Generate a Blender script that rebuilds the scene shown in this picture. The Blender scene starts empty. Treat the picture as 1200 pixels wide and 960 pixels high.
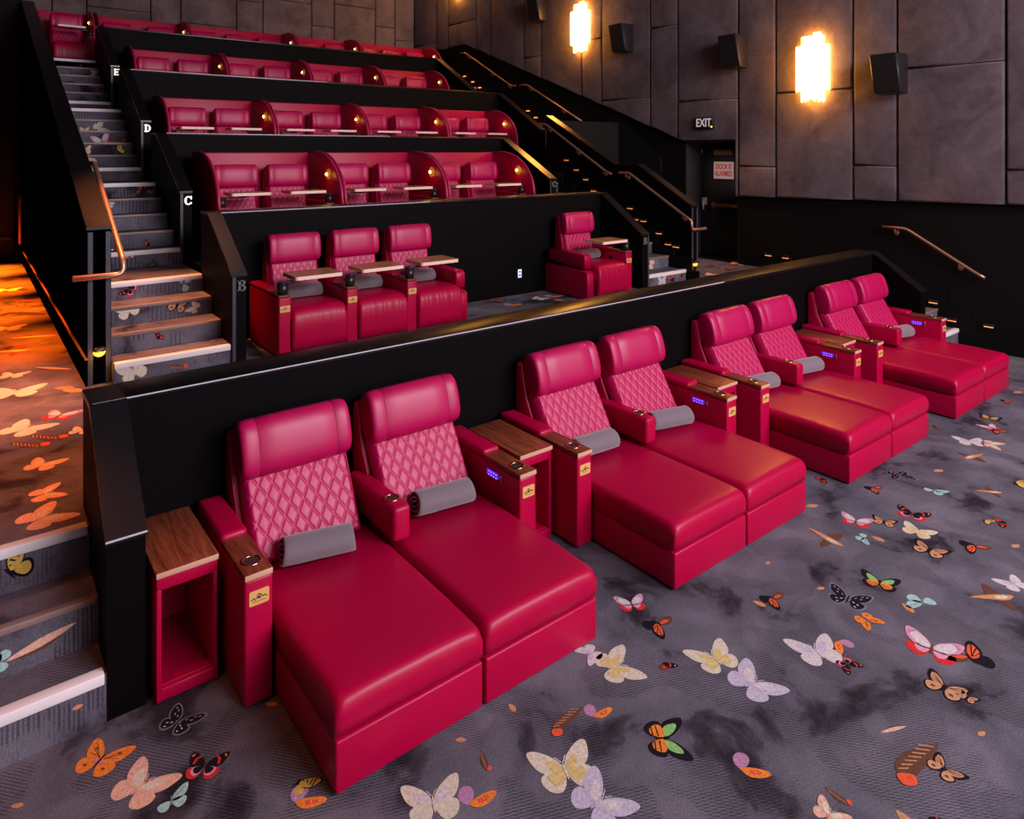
import bpy, bmesh, math, random
from mathutils import Vector, Matrix
random.seed(7)
D = bpy.data
COL = bpy.context.scene.collection
PI = math.pi

# ------------------------------------------------------------------ materials
def new_mat(name):
    m = D.materials.new(name); m.use_nodes = True
    return m, m.node_tree, m.node_tree.nodes['Principled BSDF']

def mat(name, col, rough=.5, metal=0, spec=.5, emit=None, estr=0, bump=None, coat=0, sheen=0):
    m, nt, b = new_mat(name)
    b.inputs['Base Color'].default_value = (*col, 1)
    b.inputs['Roughness'].default_value = rough
    b.inputs['Metallic'].default_value = metal
    b.inputs['Specular IOR Level'].default_value = spec
    if coat: b.inputs['Coat Weight'].default_value = coat
    if sheen:
        b.inputs['Sheen Weight'].default_value = sheen
        b.inputs['Sheen Roughness'].default_value = .5
    if emit:
        b.inputs['Emission Color'].default_value = (*emit, 1)
        b.inputs['Emission Strength'].default_value = estr
    if bump:
        sc, st, dist = bump
        tc = nt.nodes.new('ShaderNodeTexCoord')
        n = nt.nodes.new('ShaderNodeTexNoise'); n.inputs['Scale'].default_value = sc; n.inputs['Detail'].default_value = 4
        bp = nt.nodes.new('ShaderNodeBump'); bp.inputs['Strength'].default_value = st; bp.inputs['Distance'].default_value = dist
        nt.links.new(tc.outputs['Object'], n.inputs['Vector'])
        nt.links.new(n.outputs['Fac'], bp.inputs['Height'])
        nt.links.new(bp.outputs['Normal'], b.inputs['Normal'])
    return m

def ramp(nt, src, stops):
    r = nt.nodes.new('ShaderNodeValToRGB')
    e = r.color_ramp.elements
    while len(e) < len(stops): e.new(.5)
    for el, (p, c) in zip(e, stops):
        el.position = p; el.color = (*c, 1)
    nt.links.new(src, r.inputs['Fac'])
    return r.outputs['Color']

def mix(nt, fac, a, b, mode='MIX'):
    x = nt.nodes.new('ShaderNodeMix'); x.data_type = 'RGBA'; x.blend_type = mode
    if isinstance(fac, float): x.inputs[0].default_value = fac
    else: nt.links.new(fac, x.inputs[0])
    for s, v in ((6, a), (7, b)):
        if isinstance(v, tuple): x.inputs[s].default_value = (*v, 1)
        else: nt.links.new(v, x.inputs[s])
    return x.outputs[2]

def noise(nt, vec, scale, detail=4, rough=.5, dist=0):
    n = nt.nodes.new('ShaderNodeTexNoise')
    n.inputs['Scale'].default_value = scale; n.inputs['Detail'].default_value = detail
    n.inputs['Roughness'].default_value = rough; n.inputs['Distortion'].default_value = dist
    nt.links.new(vec, n.inputs['Vector'])
    return n.outputs['Fac']

def carpet_material():
    m, nt, b = new_mat('carpet')
    geo = nt.nodes.new('ShaderNodeNewGeometry')
    pos = geo.outputs['Position']
    blot = noise(nt, pos, 2.0, 6, .56, .35)
    base = ramp(nt, blot, [(.34, (.027, .021, .028)), (.395, (.058, .050, .064)), (.43, (.100, .093, .116)), (.64, (.166, .152, .184))])
    # ribbed patches in two directions
    def ribs(dx, dy, dz, sc):
        mp = nt.nodes.new('ShaderNodeMapping')
        nt.links.new(pos, mp.inputs['Vector'])
        mp.inputs['Rotation'].default_value = (dx, dy, dz)
        w = nt.nodes.new('ShaderNodeTexWave'); w.inputs['Scale'].default_value = sc
        w.inputs['Distortion'].default_value = .12; w.inputs['Detail'].default_value = 1; w.inputs['Detail Scale'].default_value = 3
        nt.links.new(mp.outputs['Vector'], w.inputs['Vector'])
        return w.outputs['Fac']
    w1 = ribs(0, 0, math.radians(-40), 21)
    w2 = ribs(0, 0, math.radians(-68), 21)
    vor = nt.nodes.new('ShaderNodeTexBrick')
    vor.offset = .5
    for k, v in (('Scale', 1.0), ('Brick Width', 1.0), ('Row Height', .5), ('Mortar Size', 0.0), ('Bias', 0.0)): vor.inputs[k].default_value = v
    vor.inputs['Color1'].default_value = (0, 0, 0, 1); vor.inputs['Color2'].default_value = (1, 1, 1, 1)
    nt.links.new(pos, vor.inputs['Vector'])
    wmix = mix(nt, vor.outputs['Color'], w1, w2)
    msk = noise(nt, pos, 2.6, 3, .5, .5)
    mk = ramp(nt, msk, [(.49, (0, 0, 0)), (.54, (1, 1, 1))])
    dark = ramp(nt, wmix, [(.25, (.52, .51, .53)), (.7, (1.05, 1.05, 1.05))])
    ribbed = mix(nt, 1.0, base, dark, 'MULTIPLY')
    c1 = mix(nt, mk, base, ribbed)
    tone = ramp(nt, vor.outputs['Color'], [(0, (.92, .90, .92)), (1, (1.06, 1.05, 1.05))])
    c2 = mix(nt, 1.0, c1, tone, 'MULTIPLY')
    fine = noise(nt, pos, 110, 3, .7)
    fr = ramp(nt, fine, [(.3, (.66, .66, .66)), (.7, (1.3, 1.3, 1.3))])
    col = mix(nt, 1.0, c2, fr, 'MULTIPLY')
    nt.links.new(col, b.inputs['Base Color'])
    b.inputs['Roughness'].default_value = .95; b.inputs['Specular IOR Level'].default_value = .1
    bp = nt.nodes.new('ShaderNodeBump'); bp.inputs['Strength'].default_value = .35; bp.inputs['Distance'].default_value = .004
    nt.links.new(fine, bp.inputs['Height']); nt.links.new(bp.outputs['Normal'], b.inputs['Normal'])
    return m

def pile_material(name, col):
    m, nt, b = new_mat(name)
    geo = nt.nodes.new('ShaderNodeNewGeometry')
    f = noise(nt, geo.outputs['Position'], 70, 3, .7)
    k = lambda s: tuple(min(1, c * s) for c in col)
    nt.links.new(ramp(nt, f, [(.3, k(.72)), (.7, k(1.2))]), b.inputs['Base Color'])
    b.inputs['Roughness'].default_value = .95; b.inputs['Specular IOR Level'].default_value = .1
    return m

def wood_material(name, c1, c2, along='y', rough=.38):
    m, nt, b = new_mat(name)
    tc = nt.nodes.new('ShaderNodeTexCoord')
    mp = nt.nodes.new('ShaderNodeMapping')
    mp.inputs['Scale'].default_value = {'y': (14, .9, 14), 'x': (.9, 14, 14)}[along]
    nt.links.new(tc.outputs['Object'], mp.inputs['Vector'])
    f = noise(nt, mp.outputs['Vector'], 2.4, 6, .6, 1.2)
    fine = noise(nt, mp.outputs['Vector'], 14, 3, .6)
    col = ramp(nt, f, [(.32, c1), (.66, c2)])
    col = mix(nt, 1.0, col, ramp(nt, fine, [(.35, (.75, .75, .75)), (.6, (1.1, 1.1, 1.1))]), 'MULTIPLY')
    nt.links.new(col, b.inputs['Base Color'])
    b.inputs['Roughness'].default_value = rough; b.inputs['Specular IOR Level'].default_value = .3
    return m

def velvet_material():
    m, nt, b = new_mat('wall_velvet')
    geo = nt.nodes.new('ShaderNodeNewGeometry')
    f = noise(nt, geo.outputs['Position'], 1.3, 6, .62, .9)
    g = noise(nt, geo.outputs['Position'], 9, 4, .6, .4)
    col = ramp(nt, f, [(.35, (.094, .068, .074)), (.62, (.165, .125, .132))])
    col = mix(nt, 1.0, col, ramp(nt, g, [(.3, (.86, .86, .86)), (.7, (1.1, 1.1, 1.1))]), 'MULTIPLY')
    nt.links.new(col, b.inputs['Base Color'])
    b.inputs['Roughness'].default_value = .85; b.inputs['Specular IOR Level'].default_value = .15
    b.inputs['Sheen Weight'].default_value = .25; b.inputs['Sheen Roughness'].default_value = .45
    b.inputs['Sheen Tint'].default_value = (.8, .65, .7, 1)
    bp = nt.nodes.new('ShaderNodeBump'); bp.inputs['Strength'].default_value = .35; bp.inputs['Distance'].default_value = .03
    nt.links.new(f, bp.inputs['Height']); nt.links.new(bp.outputs['Normal'], b.inputs['Normal'])
    return m

LEATHER = mat('crimson_leather', (.405, .0002, .040), .38, spec=.25, bump=(55, .10, .004))
LEATHER_Q = mat('quilted_crimson_leather', (.43, .001, .074), .44, spec=.46)
SEAM = mat('leather_seam', (.07, .001, .01), .7)
PIPING = mat('leather_piping', (.42, .02, .09), .4)
WOOD = wood_material('walnut', (.115, .020, .009), (.290, .068, .028), 'y')
TRAYWOOD = wood_material('tray_oak', (.30, .13, .055), (.52, .25, .11), 'x', .3)
TRAYEDGE = mat('tray_edge', (.92, .62, .50), .4)
WOODEDGE = mat('wood_edge_band', (.62, .36, .24), .35)
BRASS = mat('brass_plaque', (.80, .47, .15), .36, metal=.15)
COPPER = mat('copper_ring', (.62, .32, .20), .22, metal=1)
RAILCOPPER = mat('copper_rail', (.50, .27, .18), .40, metal=.75)
CUPDARK = mat('cup_well', (.05, .02, .015), .5)
BLACKPLASTIC = mat('black_plastic', (.012, .012, .014), .35)
BLACKWALL = mat('black_painted_wall', (.0019, .0014, .0018), .6, spec=.07)
BLACKCAP = mat('black_ledge', (.006, .005, .006), .30, spec=.5)
DARKWALL = mat('dark_low_wall', (.0045, .0032, .0032), .75, spec=.15)
STRINGER = mat('black_stringer', (.004, .0035, .0035), .6, spec=.15)
VELVET = velvet_material()
WALLBACKING = mat('dark_panel_gap', (.012, .006, .005), .9, spec=.1)
CARPET = carpet_material()
WHITESTRIP = mat('white_stair_strip', (.80, .74, .73), .55)
DARKSTRIP = mat('dark_stair_strip', (.22, .145, .125), .45)
ALU = mat('aluminium_trim', (.040, .040, .055), .42)
ENTRYBLACK = mat('matt_black_side', (.0006, .0005, .0005), .9, spec=0)
EDGEGLINT = mat('ledge_edge_glint', (.55, .54, .60), .4)  # painted highlight: pale colour for the light caught along ledge edges
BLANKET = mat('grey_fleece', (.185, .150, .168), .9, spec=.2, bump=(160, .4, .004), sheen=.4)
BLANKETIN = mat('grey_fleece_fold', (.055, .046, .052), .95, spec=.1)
PANELGLOW = mat('violet_control_glow', (.04, .01, .2), .3, emit=(.10, .02, .85), estr=.9)
PANELDOT = mat('violet_control_icons', (.5, .4, 1), .3, emit=(.40, .22, 1.0), estr=1.6)
CHROME = mat('chrome', (.6, .6, .64), .2, metal=1)
SPEAKERBLACK = mat('speaker_cabinet', (.014, .011, .010), .38)
GRILLE = mat('speaker_grille', (.008, .007, .008), .75, bump=(220, .5, .004))
CRYSTAL = mat('lit_crystal_rod', (.9, .7, .4), .2, emit=(1.0, .43, .07), estr=28)
AMBERGLASS = mat('amber_lamp_glass', (.45, .20, .03), .15, emit=(1.0, .36, .03), estr=.22, coat=.5)
AMBERBULB = mat('amber_bulb', (1, .7, .3), .3, emit=(1.0, .60, .16), estr=14)
STEPLED = mat('step_led', (1, .4, .15), .4, emit=(1.0, .15, .03), estr=5.5)
STEPLEDDIM = mat('step_led_dim', (1, .45, .15), .4, emit=(1.0, .27, .04), estr=.75)
NIGHTLIGHT = mat('amber_night_light', (1, .6, .1), .4, emit=(1.0, .42, .03), estr=3.2)
LETTERLIT = mat('lit_letter', (.9, .85, .75), .4, emit=(1, .86, .68), estr=1.6)
LETTERDIM = mat('unlit_letter', (.13, .12, .11), .45)
EXITWHITE = mat('exit_letter', (.8, .8, .8), .5, emit=(.9, .85, .85), estr=.22)
EXITLAMP = mat('exit_indicator', (1, .8, .2), .5, emit=(1, .65, .08), estr=3)
SIGNWHITE = mat('sign_white', (.72, .60, .58), .5)
SIGNRED = mat('sign_red', (.62, .02, .03), .5)
DOORBLACK = mat('black_door', (.012, .009, .009), .4)
FRAMEGREY = mat('door_frame_grey', (.030, .026, .028), .45)
SOCKETGLOW = mat('socket_white_glow', (.7, .75, .9), .4, emit=(.45, .50, 1.0), estr=.9)
PINKHANDLE = mat('copper_pull', (.60, .20, .18), .4, metal=.4)
SCREENWHITE = mat('screen_cloth', (.5, .5, .5), .8)
CEILBLACK = mat('ceiling_black', (.010, .009, .010), .9)

BUTTERFLY_COLOURS = dict(orange=(.80, .22, .03), peach=(.72, .42, .30), cream=(.66, .58, .45), white=(.62, .55, .54), lilac=(.52, .46, .56), lemon=(.66, .50, .20), pink=(.66, .30, .42),
    red=(.62, .03, .03), scarlet=(.75, .10, .04), black=(.012, .010, .014), brown=(.13, .055, .035), teal=(.34, .54, .50), green=(.25, .50, .16), yellow=(.66, .44, .09), slate=(.17, .19, .24), tan=(.55, .27, .14), mauve=(.45, .22, .36))
BFM = {k: pile_material('pile_' + k, v) for k, v in BUTTERFLY_COLOURS.items()}
BFK = list(BFM)

# ------------------------------------------------------------------ mesh building
class MB:
    def __init__(s): s.bm = bmesh.new()
    def _tag(s, faces, m, smooth=None):
        for f in faces:
            f.material_index = m
            if smooth is not None: f.smooth = smooth
    def box(s, x0, x1, y0, y1, z0, z1, r=0, seg=2, m=0, rot=None):
        before = set(s.bm.faces)
        v = bmesh.ops.create_cube(s.bm, size=1)['verts']
        M = Matrix.Translation(((x0 + x1) / 2, (y0 + y1) / 2, (z0 + z1) / 2)) @ Matrix.Diagonal((x1 - x0, y1 - y0, z1 - z0, 1))
        if rot is not None: M = rot @ M
        bmesh.ops.transform(s.bm, matrix=M, verts=v)
        if r > 0:
            es = list({e for w in v for e in w.link_edges})
            bmesh.ops.bevel(s.bm, geom=es, offset=r, segments=seg, profile=.5, affect='EDGES', clamp_overlap=True)
        s._tag([f for f in s.bm.faces if f not in before], m, r > 0)
        return s
    def poly(s, pts, m=0):
        vs = [s.bm.verts.new(p) for p in pts]
        f = s.bm.faces.new(vs); f.material_index = m
        return f
    def prism(s, pts, axis, a, b, m=0, r=0, seg=2, m_side=None):
        """pts 2-D outline; axis 'x': pts are (y,z); 'y': (x,z); 'z': (x,y)"""
        def P(u, v, w): return {'x': (w, u, v), 'y': (u, w, v), 'z': (u, v, w)}[axis]
        before = set(s.bm.faces)
        A = [s.bm.verts.new(P(u, v, a)) for u, v in pts]
        B = [s.bm.verts.new(P(u, v, b)) for u, v in pts]
        n = len(pts)
        fs = [s.bm.faces.new(A), s.bm.faces.new(B[::-1])]
        sd = [s.bm.faces.new((A[i], B[i], B[(i + 1) % n], A[(i + 1) % n])) for i in range(n)]
        bmesh.ops.recalc_face_normals(s.bm, faces=fs + sd)
        if r > 0:
            es = [e for f in fs for e in f.edges]
            bmesh.ops.bevel(s.bm, geom=list(set(es)), offset=r, segments=seg, profile=.5, affect='EDGES', clamp_overlap=True)
        new = [f for f in s.bm.faces if f not in before]
        s._tag(new, m, r > 0)
        if m_side is not None:
            for f in sd:
                if f.is_valid: f.material_index = m_side
        return s
    def cyl(s, p0, p1, r0, r1=None, n=16, m=0, caps=True):
        r1 = r0 if r1 is None else r1
        p0, p1 = Vector(p0), Vector(p1)
        d = p1 - p0
        q = d.to_track_quat('Z', 'Y').to_matrix().to_4x4()
        before = set(s.bm.faces)
        bmesh.ops.create_cone(s.bm, cap_ends=caps, segments=n, radius1=r0, radius2=r1, depth=d.length, matrix=Matrix.Translation((p0 + p1) / 2) @ q)
        for f in s.bm.faces:
            if f not in before: f.material_index = m; f.smooth = len(f.verts) == 4
        return s
    def tube(s, path, r, n=12, m=0):
        path = [Vector(p) for p in path]
        up = Vector((0, 0, 1)); rings = []
        for i, p in enumerate(path):
            t = ((path[min(i + 1, len(path) - 1)] - p).normalized() + (p - path[max(i - 1, 0)]).normalized())
            t.normalize()
            a = t.cross(up)
            if a.length < .05: a = t.cross(Vector((1, 0, 0)))
            a.normalize(); b = a.cross(t).normalized()
            rings.append([s.bm.verts.new(p + a * (r * math.cos(2 * PI * k / n)) + b * (r * math.sin(2 * PI * k / n))) for k in range(n)])
        for A, B in zip(rings, rings[1:]):
            for k in range(n):
                f = s.bm.faces.new((A[k], A[(k + 1) % n], B[(k + 1) % n], B[k])); f.smooth = True; f.material_index = m
        for R, rev in ((rings[0], 1), (rings[-1], 0)):
            f = s.bm.faces.new(R[::-1] if rev else R); f.material_index = m
        return s
    def ring(s, c, ro, ri, h, n=24, m=0):
        """flat ring lying in XY, from c up by h"""
        vs = []
        for (r, z) in ((ro, 0), (ro, h), (ri, h), (ri, 0)):
            vs.append([s.bm.verts.new((c[0] + r * math.cos(2 * PI * k / n), c[1] + r * math.sin(2 * PI * k / n), c[2] + z)) for k in range(n)])
        for a in range(4):
            A, B = vs[a], vs[(a + 1) % 4]
            for k in range(n):
                f = s.bm.faces.new((A[k], A[(k + 1) % n], B[(k + 1) % n], B[k])); f.material_index = m; f.smooth = True
        return s
    def sweep(s, sections, m=0, mats=None, closed_caps=True, smooth=True):
        """sections: list of closed loops (same length) of 3-D points; lofts between them"""
        R = [[s.bm.verts.new(p) for p in sec] for sec in sections]
        n = len(R[0])
        for i in range(len(R) - 1):
            for k in range(n):
                f = s.bm.faces.new((R[i][k], R[i][(k + 1) % n], R[i + 1][(k + 1) % n], R[i + 1][k]))
                f.smooth = smooth; f.material_index = mats[i] if mats else m
        if closed_caps:
            for L in (R[0][::-1], R[-1]):
                f = s.bm.faces.new(L); f.smooth = smooth; f.material_index = m
        return s
    def mirror_x(s):
        for v in s.bm.verts: v.co.x = -v.co.x
        bmesh.ops.reverse_faces(s.bm, faces=s.bm.faces[:])
        return s
    def mesh(s, name, *mats):
        bmesh.ops.recalc_face_normals(s.bm, faces=s.bm.faces[:])
        me = D.meshes.new(name); s.bm.to_mesh(me); s.bm.free()
        for m in mats: me.materials.append(m)
        return me

def obj(name, me, parent=None, loc=(0, 0, 0), rz=0):
    o = D.objects.new(name, me); COL.objects.link(o)
    o.location = loc; o.rotation_euler.z = rz
    if parent: o.parent = parent
    return o
def tag(o, label, cat, group=None):
    o['label'] = label; o['category'] = cat
    if group: o['group'] = group
    return o
def empty(name, loc, label, cat, group=None, rz=0):
    o = D.objects.new(name, None); COL.objects.link(o); o.empty_display_size = .1
    o.location = loc; o.rotation_euler.z = rz
    return tag(o, label, cat, group)
def struct(name, me, parent=None, loc=(0, 0, 0)):
    o = obj(name, me, parent, loc)
    if parent is None: o['kind'] = 'structure'
    return o
def copy_tree(root, loc, label, group=None):
    r = root.copy(); COL.objects.link(r); r.location = loc; r['label'] = label
    if group: r['group'] = group
    for ch in list(root.children):
        c = ch.copy(); COL.objects.link(c); c.parent = r
        for g in list(ch.children):
            d = g.copy(); COL.objects.link(d); d.parent = c
    return r
def rounded(w, h, r, n=5):
    """rounded rectangle outline centred on 0,0"""
    pts = []
    for cx, cy, a0 in ((w / 2 - r, h / 2 - r, 0), (-w / 2 + r, h / 2 - r, 90), (-w / 2 + r, -h / 2 + r, 180), (w / 2 - r, -h / 2 + r, 270)):
        for k in range(n + 1):
            a = math.radians(a0 + 90 * k / n)
            pts.append((cx + r * math.cos(a), cy + r * math.sin(a)))
    return pts

# ------------------------------------------------------------------ carpet butterflies (woven pattern)
def smooth_loop(P, n=4):
    out = []; k = len(P)
    for i in range(k):
        p0, p1, p2, p3 = P[i - 1], P[i], P[(i + 1) % k], P[(i + 2) % k]
        for j in range(n):
            t = j / n; t2 = t * t; t3 = t2 * t
            out.append(tuple(.5 * (2 * p1[a] + (p2[a] - p0[a]) * t + (2 * p0[a] - 5 * p1[a] + 4 * p2[a] - p3[a]) * t2 + (3 * p1[a] - p0[a] - 3 * p2[a] + p3[a]) * t3) for a in (0, 1)))
    return out
FORE = [(.02, .06), (.12, .24), (.34, .42), (.50, .44), (.50, .28), (.42, .08), (.24, -.06), (.03, -.06)]
HIND = [(.02, -.02), (.22, .02), (.40, -.04), (.42, -.18), (.32, -.33), (.16, -.36), (.05, -.22)]
def shrink(P, f, c=None):
    c = c or (sum(p[0] for p in P) / len(P), sum(p[1] for p in P) / len(P))
    return [(c[0] + (p[0] - c[0]) * f, c[1] + (p[1] - c[1]) * f) for p in P]
def ell(cx, cy, a, b, n=10, ang=0):
    ca, sa = math.cos(ang), math.sin(ang)
    return [(cx + a * math.cos(2 * PI * k / n) * ca - b * math.sin(2 * PI * k / n) * sa, cy + a * math.cos(2 * PI * k / n) * sa + b * math.sin(2 * PI * k / n) * ca) for k in range(n)]
def butterfly_layers(kind):
    """list of (outline in wing units, colour, layer height); units: wingspan 1, head towards +v"""
    L = []
    def both(P, c, h, sides=(1, -1)):
        for sgn in sides: L.append(([(sgn * x, y) for x, y in P], c, h))
    def body(c='brown', h=4): L.append((ell(0, -.04, .022, .17), c, h))
    F, H = smooth_loop(FORE), smooth_loop(HIND)
    veins = lambda c, sides=(1, -1): [both([(.05, .03 + .015 * k), (.40 - .03 * k, .36 - .13 * k), (.41 - .03 * k, .35 - .13 * k), (.06, .015 + .015 * k)], c, 2.5, sides) for k in range(3)]
    if kind == 'orange':
        both(H, 'orange', 1); both(F, 'orange', 2); veins('brown'); both(ell(.28, .22, .045, .03), 'brown', 3); both(ell(.22, -.18, .04, .03), 'brown', 3); both(shrink(HIND, .25, (.03, -.02)), 'mauve', 3); body('black')
    elif kind in ('cream', 'white', 'lilac', 'peach'):
        both(H, kind, 1); both(F, kind, 2)
        k2 = {'cream': 'white', 'white': 'lilac', 'lilac': 'white', 'peach': 'cream'}[kind]
        both(shrink(F, .55, (.05, .02)), k2, 3); body(kind)
        both([(.01, .13), (.06, .22), (.10, .24), (.07, .21), (.03, .12)], 'white', 3)
    elif kind == 'lemon':
        both(H, 'cream', 1); both(F, 'cream', 2); both(shrink(smooth_loop(HIND), .66, (.05, -.04)), 'lemon', 2.5); both(shrink(F, .45, (.05, .02)), 'lemon', 3)
        body('cream'); both([(.01, .13), (.07, .23), (.11, .24), (.08, .21), (.03, .12)], 'white', 3)
    elif kind == 'lace':
        both(H, 'slate', 1); both(F, 'slate', 2); both(shrink(H, .8), 'black', 3); both(shrink(F, .82), 'black', 3)
        for q in ((.15, .1), (.28, .25), (.38, .3), (.27, .13)): both(ell(*q, .04, .018, 6, .9), 'mauve', 4)
        for q in ((.14, -.1), (.24, -.15), (.2, -.26)): both(ell(*q, .035, .018, 6, -.5), 'white', 4)
        body('black', 5)
    elif kind == 'admiral':
        both(H, 'red', 1); both(F, 'black', 2); both(shrink(H, .72, (.06, -.04)), 'pink', 2.5); both(shrink(H, .56, (.05, -.03)), 'black', 3)
        both([(.22, .34), (.34, .24), (.36, .08), (.30, .06), (.27, .22), (.18, .31)], 'red', 3); both([(.40, .40), (.46, .36), (.46, .28), (.40, .33)], 'orange', 3); body('brown')
    elif kind == 'tiger':
        both(F, 'black', 1, (1,)); both(shrink(F, .86), 'yellow', 2, (1,))
        for t in (.25, .45, .65, .82): L.append(([(.5 * t - .02, .05 + .1 * t), (.42 * t - .04, .44 * t), (.42 * t, .45 * t), (.5 * t + .015, .05 + .1 * t)], 'black', 3))
        both(H, 'black', .5, (1,)); both(shrink(H, .7), 'yellow', 1.5, (1,)); body('black')
    elif kind == 'pinkorange':
        W1 = [(-.02, -.25), (.10, .05), (.34, .38), (.52, .42), (.50, .10), (.34, -.20), (.12, -.30)]
        W2 = [(.06, -.26), (-.10, .12), (-.34, .20), (-.50, .02), (-.44, -.22), (-.24, -.34), (-.04, -.32)]
        L.append((smooth_loop(W2), 'mauve', 1)); L.append((smooth_loop(W1), 'orange', 2)); L.append((shrink(smooth_loop(W1), .45), 'scarlet', 2.5)); L += [(ell(x_, y_, .03, .02, 7), 'pink', 2) for x_, y_ in ((-.2, -.1), (-.34, .02), (-.14, -.24), (-.3, -.2))]
        for q in ((.16, -.12), (.28, .05), (.40, .24), (.36, -.02)): L.append((ell(*q, .035, .022, 7), 'peach', 3))
    elif kind == 'green':
        both(F, 'black', 1); both(H, 'black', 1.5); both(shrink(F, .62, (.10, .05)), 'green', 2.5); both(shrink(H, .74, (.04, -.02)), 'orange', 3)
        both([(.05, -.10), (.31, -.12), (.31, -.14), (.05, -.13)], 'black', 3.5); both([(.08, -.2), (.27, -.22), (.27, -.24), (.08, -.23)], 'black', 3.5); body('black', 4)
    elif kind == 'monarch':
        both(F, 'black', 1); both(H, 'black', 1.5); both(shrink(F, .72, (.16, .1)), 'tan', 2); both(shrink(H, .82), 'tan', 2.5); veins('black')
        both(ell(.21, -.17, .06, .045), 'brown', 3); body('black')
    elif kind == 'pinkwhite':
        both(H, 'red', 1); both(F, 'pink', 2); both(shrink(F, .75, (.1, .05)), 'white', 3); both([(.36, .40), (.46, .26), (.43, .22), (.32, .37)], 'mauve', 3.5); both(shrink(H, .62, (.05, -.02)), 'pink', 2); body('brown')
    elif kind == 'redfeather':
        both(F, 'black', 1, (1,)); both(H, 'black', .5, (1,)); both(shrink(F, .74, (.12, .06)), 'scarlet', 2, (1,))
        for k in range(5): both([(.08, .04), (.40 - .01 * k, .36 - .075 * k), (.415 - .01 * k, .34 - .075 * k), (.09, .025)], 'orange' if k % 2 else 'black', 3, (1,))
        L.append((smooth_loop([(.02, .08), (-.12, .24), (-.36, .26), (-.52, .12), (-.34, -.02), (-.10, -.04)]), 'brown', 1)); L.append((smooth_loop([(.0, .06), (-.16, .16), (-.34, .18), (-.2, .04)]), 'scarlet', 2)); body('black')
    elif kind == 'redbit':
        both(F, 'black', 1, (1,)); both(H, 'brown', .5, (1,)); both([(.14, .26), (.30, .22), (.40, .08), (.33, .06), (.24, .16), (.12, .20)], 'red', 2, (1,)); both([(.38, .38), (.46, .34), (.44, .26), (.36, .31)], 'orange', 2, (1,)); both(shrink(H, .5), 'red', 2, (1,))
    elif kind == 'feather':
        L.append((smooth_loop([(-.5, .16), (-.2, .14), (.2, .06), (.42, -.04), (.3, -.2), (0, -.18), (-.3, .0)]), 'brown', 1))
        for k in range(7): L.append(([(-.4 + .1 * k, .12 - .03 * k), (-.3 + .1 * k, -.05 - .02 * k), (-.285 + .1 * k, -.04 - .02 * k), (-.38 + .1 * k, .125 - .03 * k)], 'tan', 2))
        L.append((smooth_loop([(.28, .02), (.42, .08), (.52, -.05), (.4, -.15)]), 'scarlet', 3))
    elif kind == 'bird':
        L.append((smooth_loop([(-.5, .06), (-.2, .1), (.2, .1), (.45, .02), (.2, -.1), (-.2, -.02)]), 'tan', 2)); L.append((smooth_loop([(-.1, .05), (.05, .42), (.16, .46), (.2, .1)]), 'brown', 1))
        L.append((smooth_loop([(0, .0), (.1, -.4), (.2, -.36), (.2, -.02)]), 'brown', 1)); L.append((ell(.16, .0, .16, .05), 'cream', 3)); L.append((ell(-.3, .04, .14, .025), 'orange', 3))
    elif kind == 'sliver':
        L.append((smooth_loop([(-.5, .03), (0, .08), (.5, .0), (0, -.06)]), 'peach', 2)); L.append((smooth_loop([(-.4, -.02), (0, .0), (.3, -.04), (0, -.12)]), 'brown', 1))
    elif kind == 'teal':
        both(F, 'teal', 1, (1,)); both(H, 'teal', 1, (1,)); both(shrink(H, .9), 'teal', 1.2, (-1,)); L.append((ell(.0, -.02, .03, .2), 'slate', 2)); L.append(([(.05, .02), (.38, .33), (.40, .31), (.06, .0)], 'slate', 2))
    else:
        L.append((smooth_loop([(-.45, .0), (0, .25), (.45, .05), (.1, -.2)]), 'tan', 1)); L.append((ell(.1, .0, .2, .06), 'orange', 2))
    return L
def add_butterfly(mb, kind, span, place):
    """place(u, v, h) -> 3-D point"""
    for P, c, h in butterfly_layers(kind):
        vs = [place(u * span, v * span, h * .0009 + .0008) for u, v in P]
        f = mb.poly(vs, 1 + BFK.index(c))
def floor_butterflies(mb, items, z):
    for x, y, ang, kind, span in items:
        span *= 1.12
        a = math.radians(ang - 90); ca, sa = math.cos(a), math.sin(a)
        add_butterfly(mb, kind, span, lambda u, v, h: (x + u * ca - v * sa, y + u * sa + v * ca, z + h))
CARPETMATS = [CARPET] + [BFM[k] for k in BFK]

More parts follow.
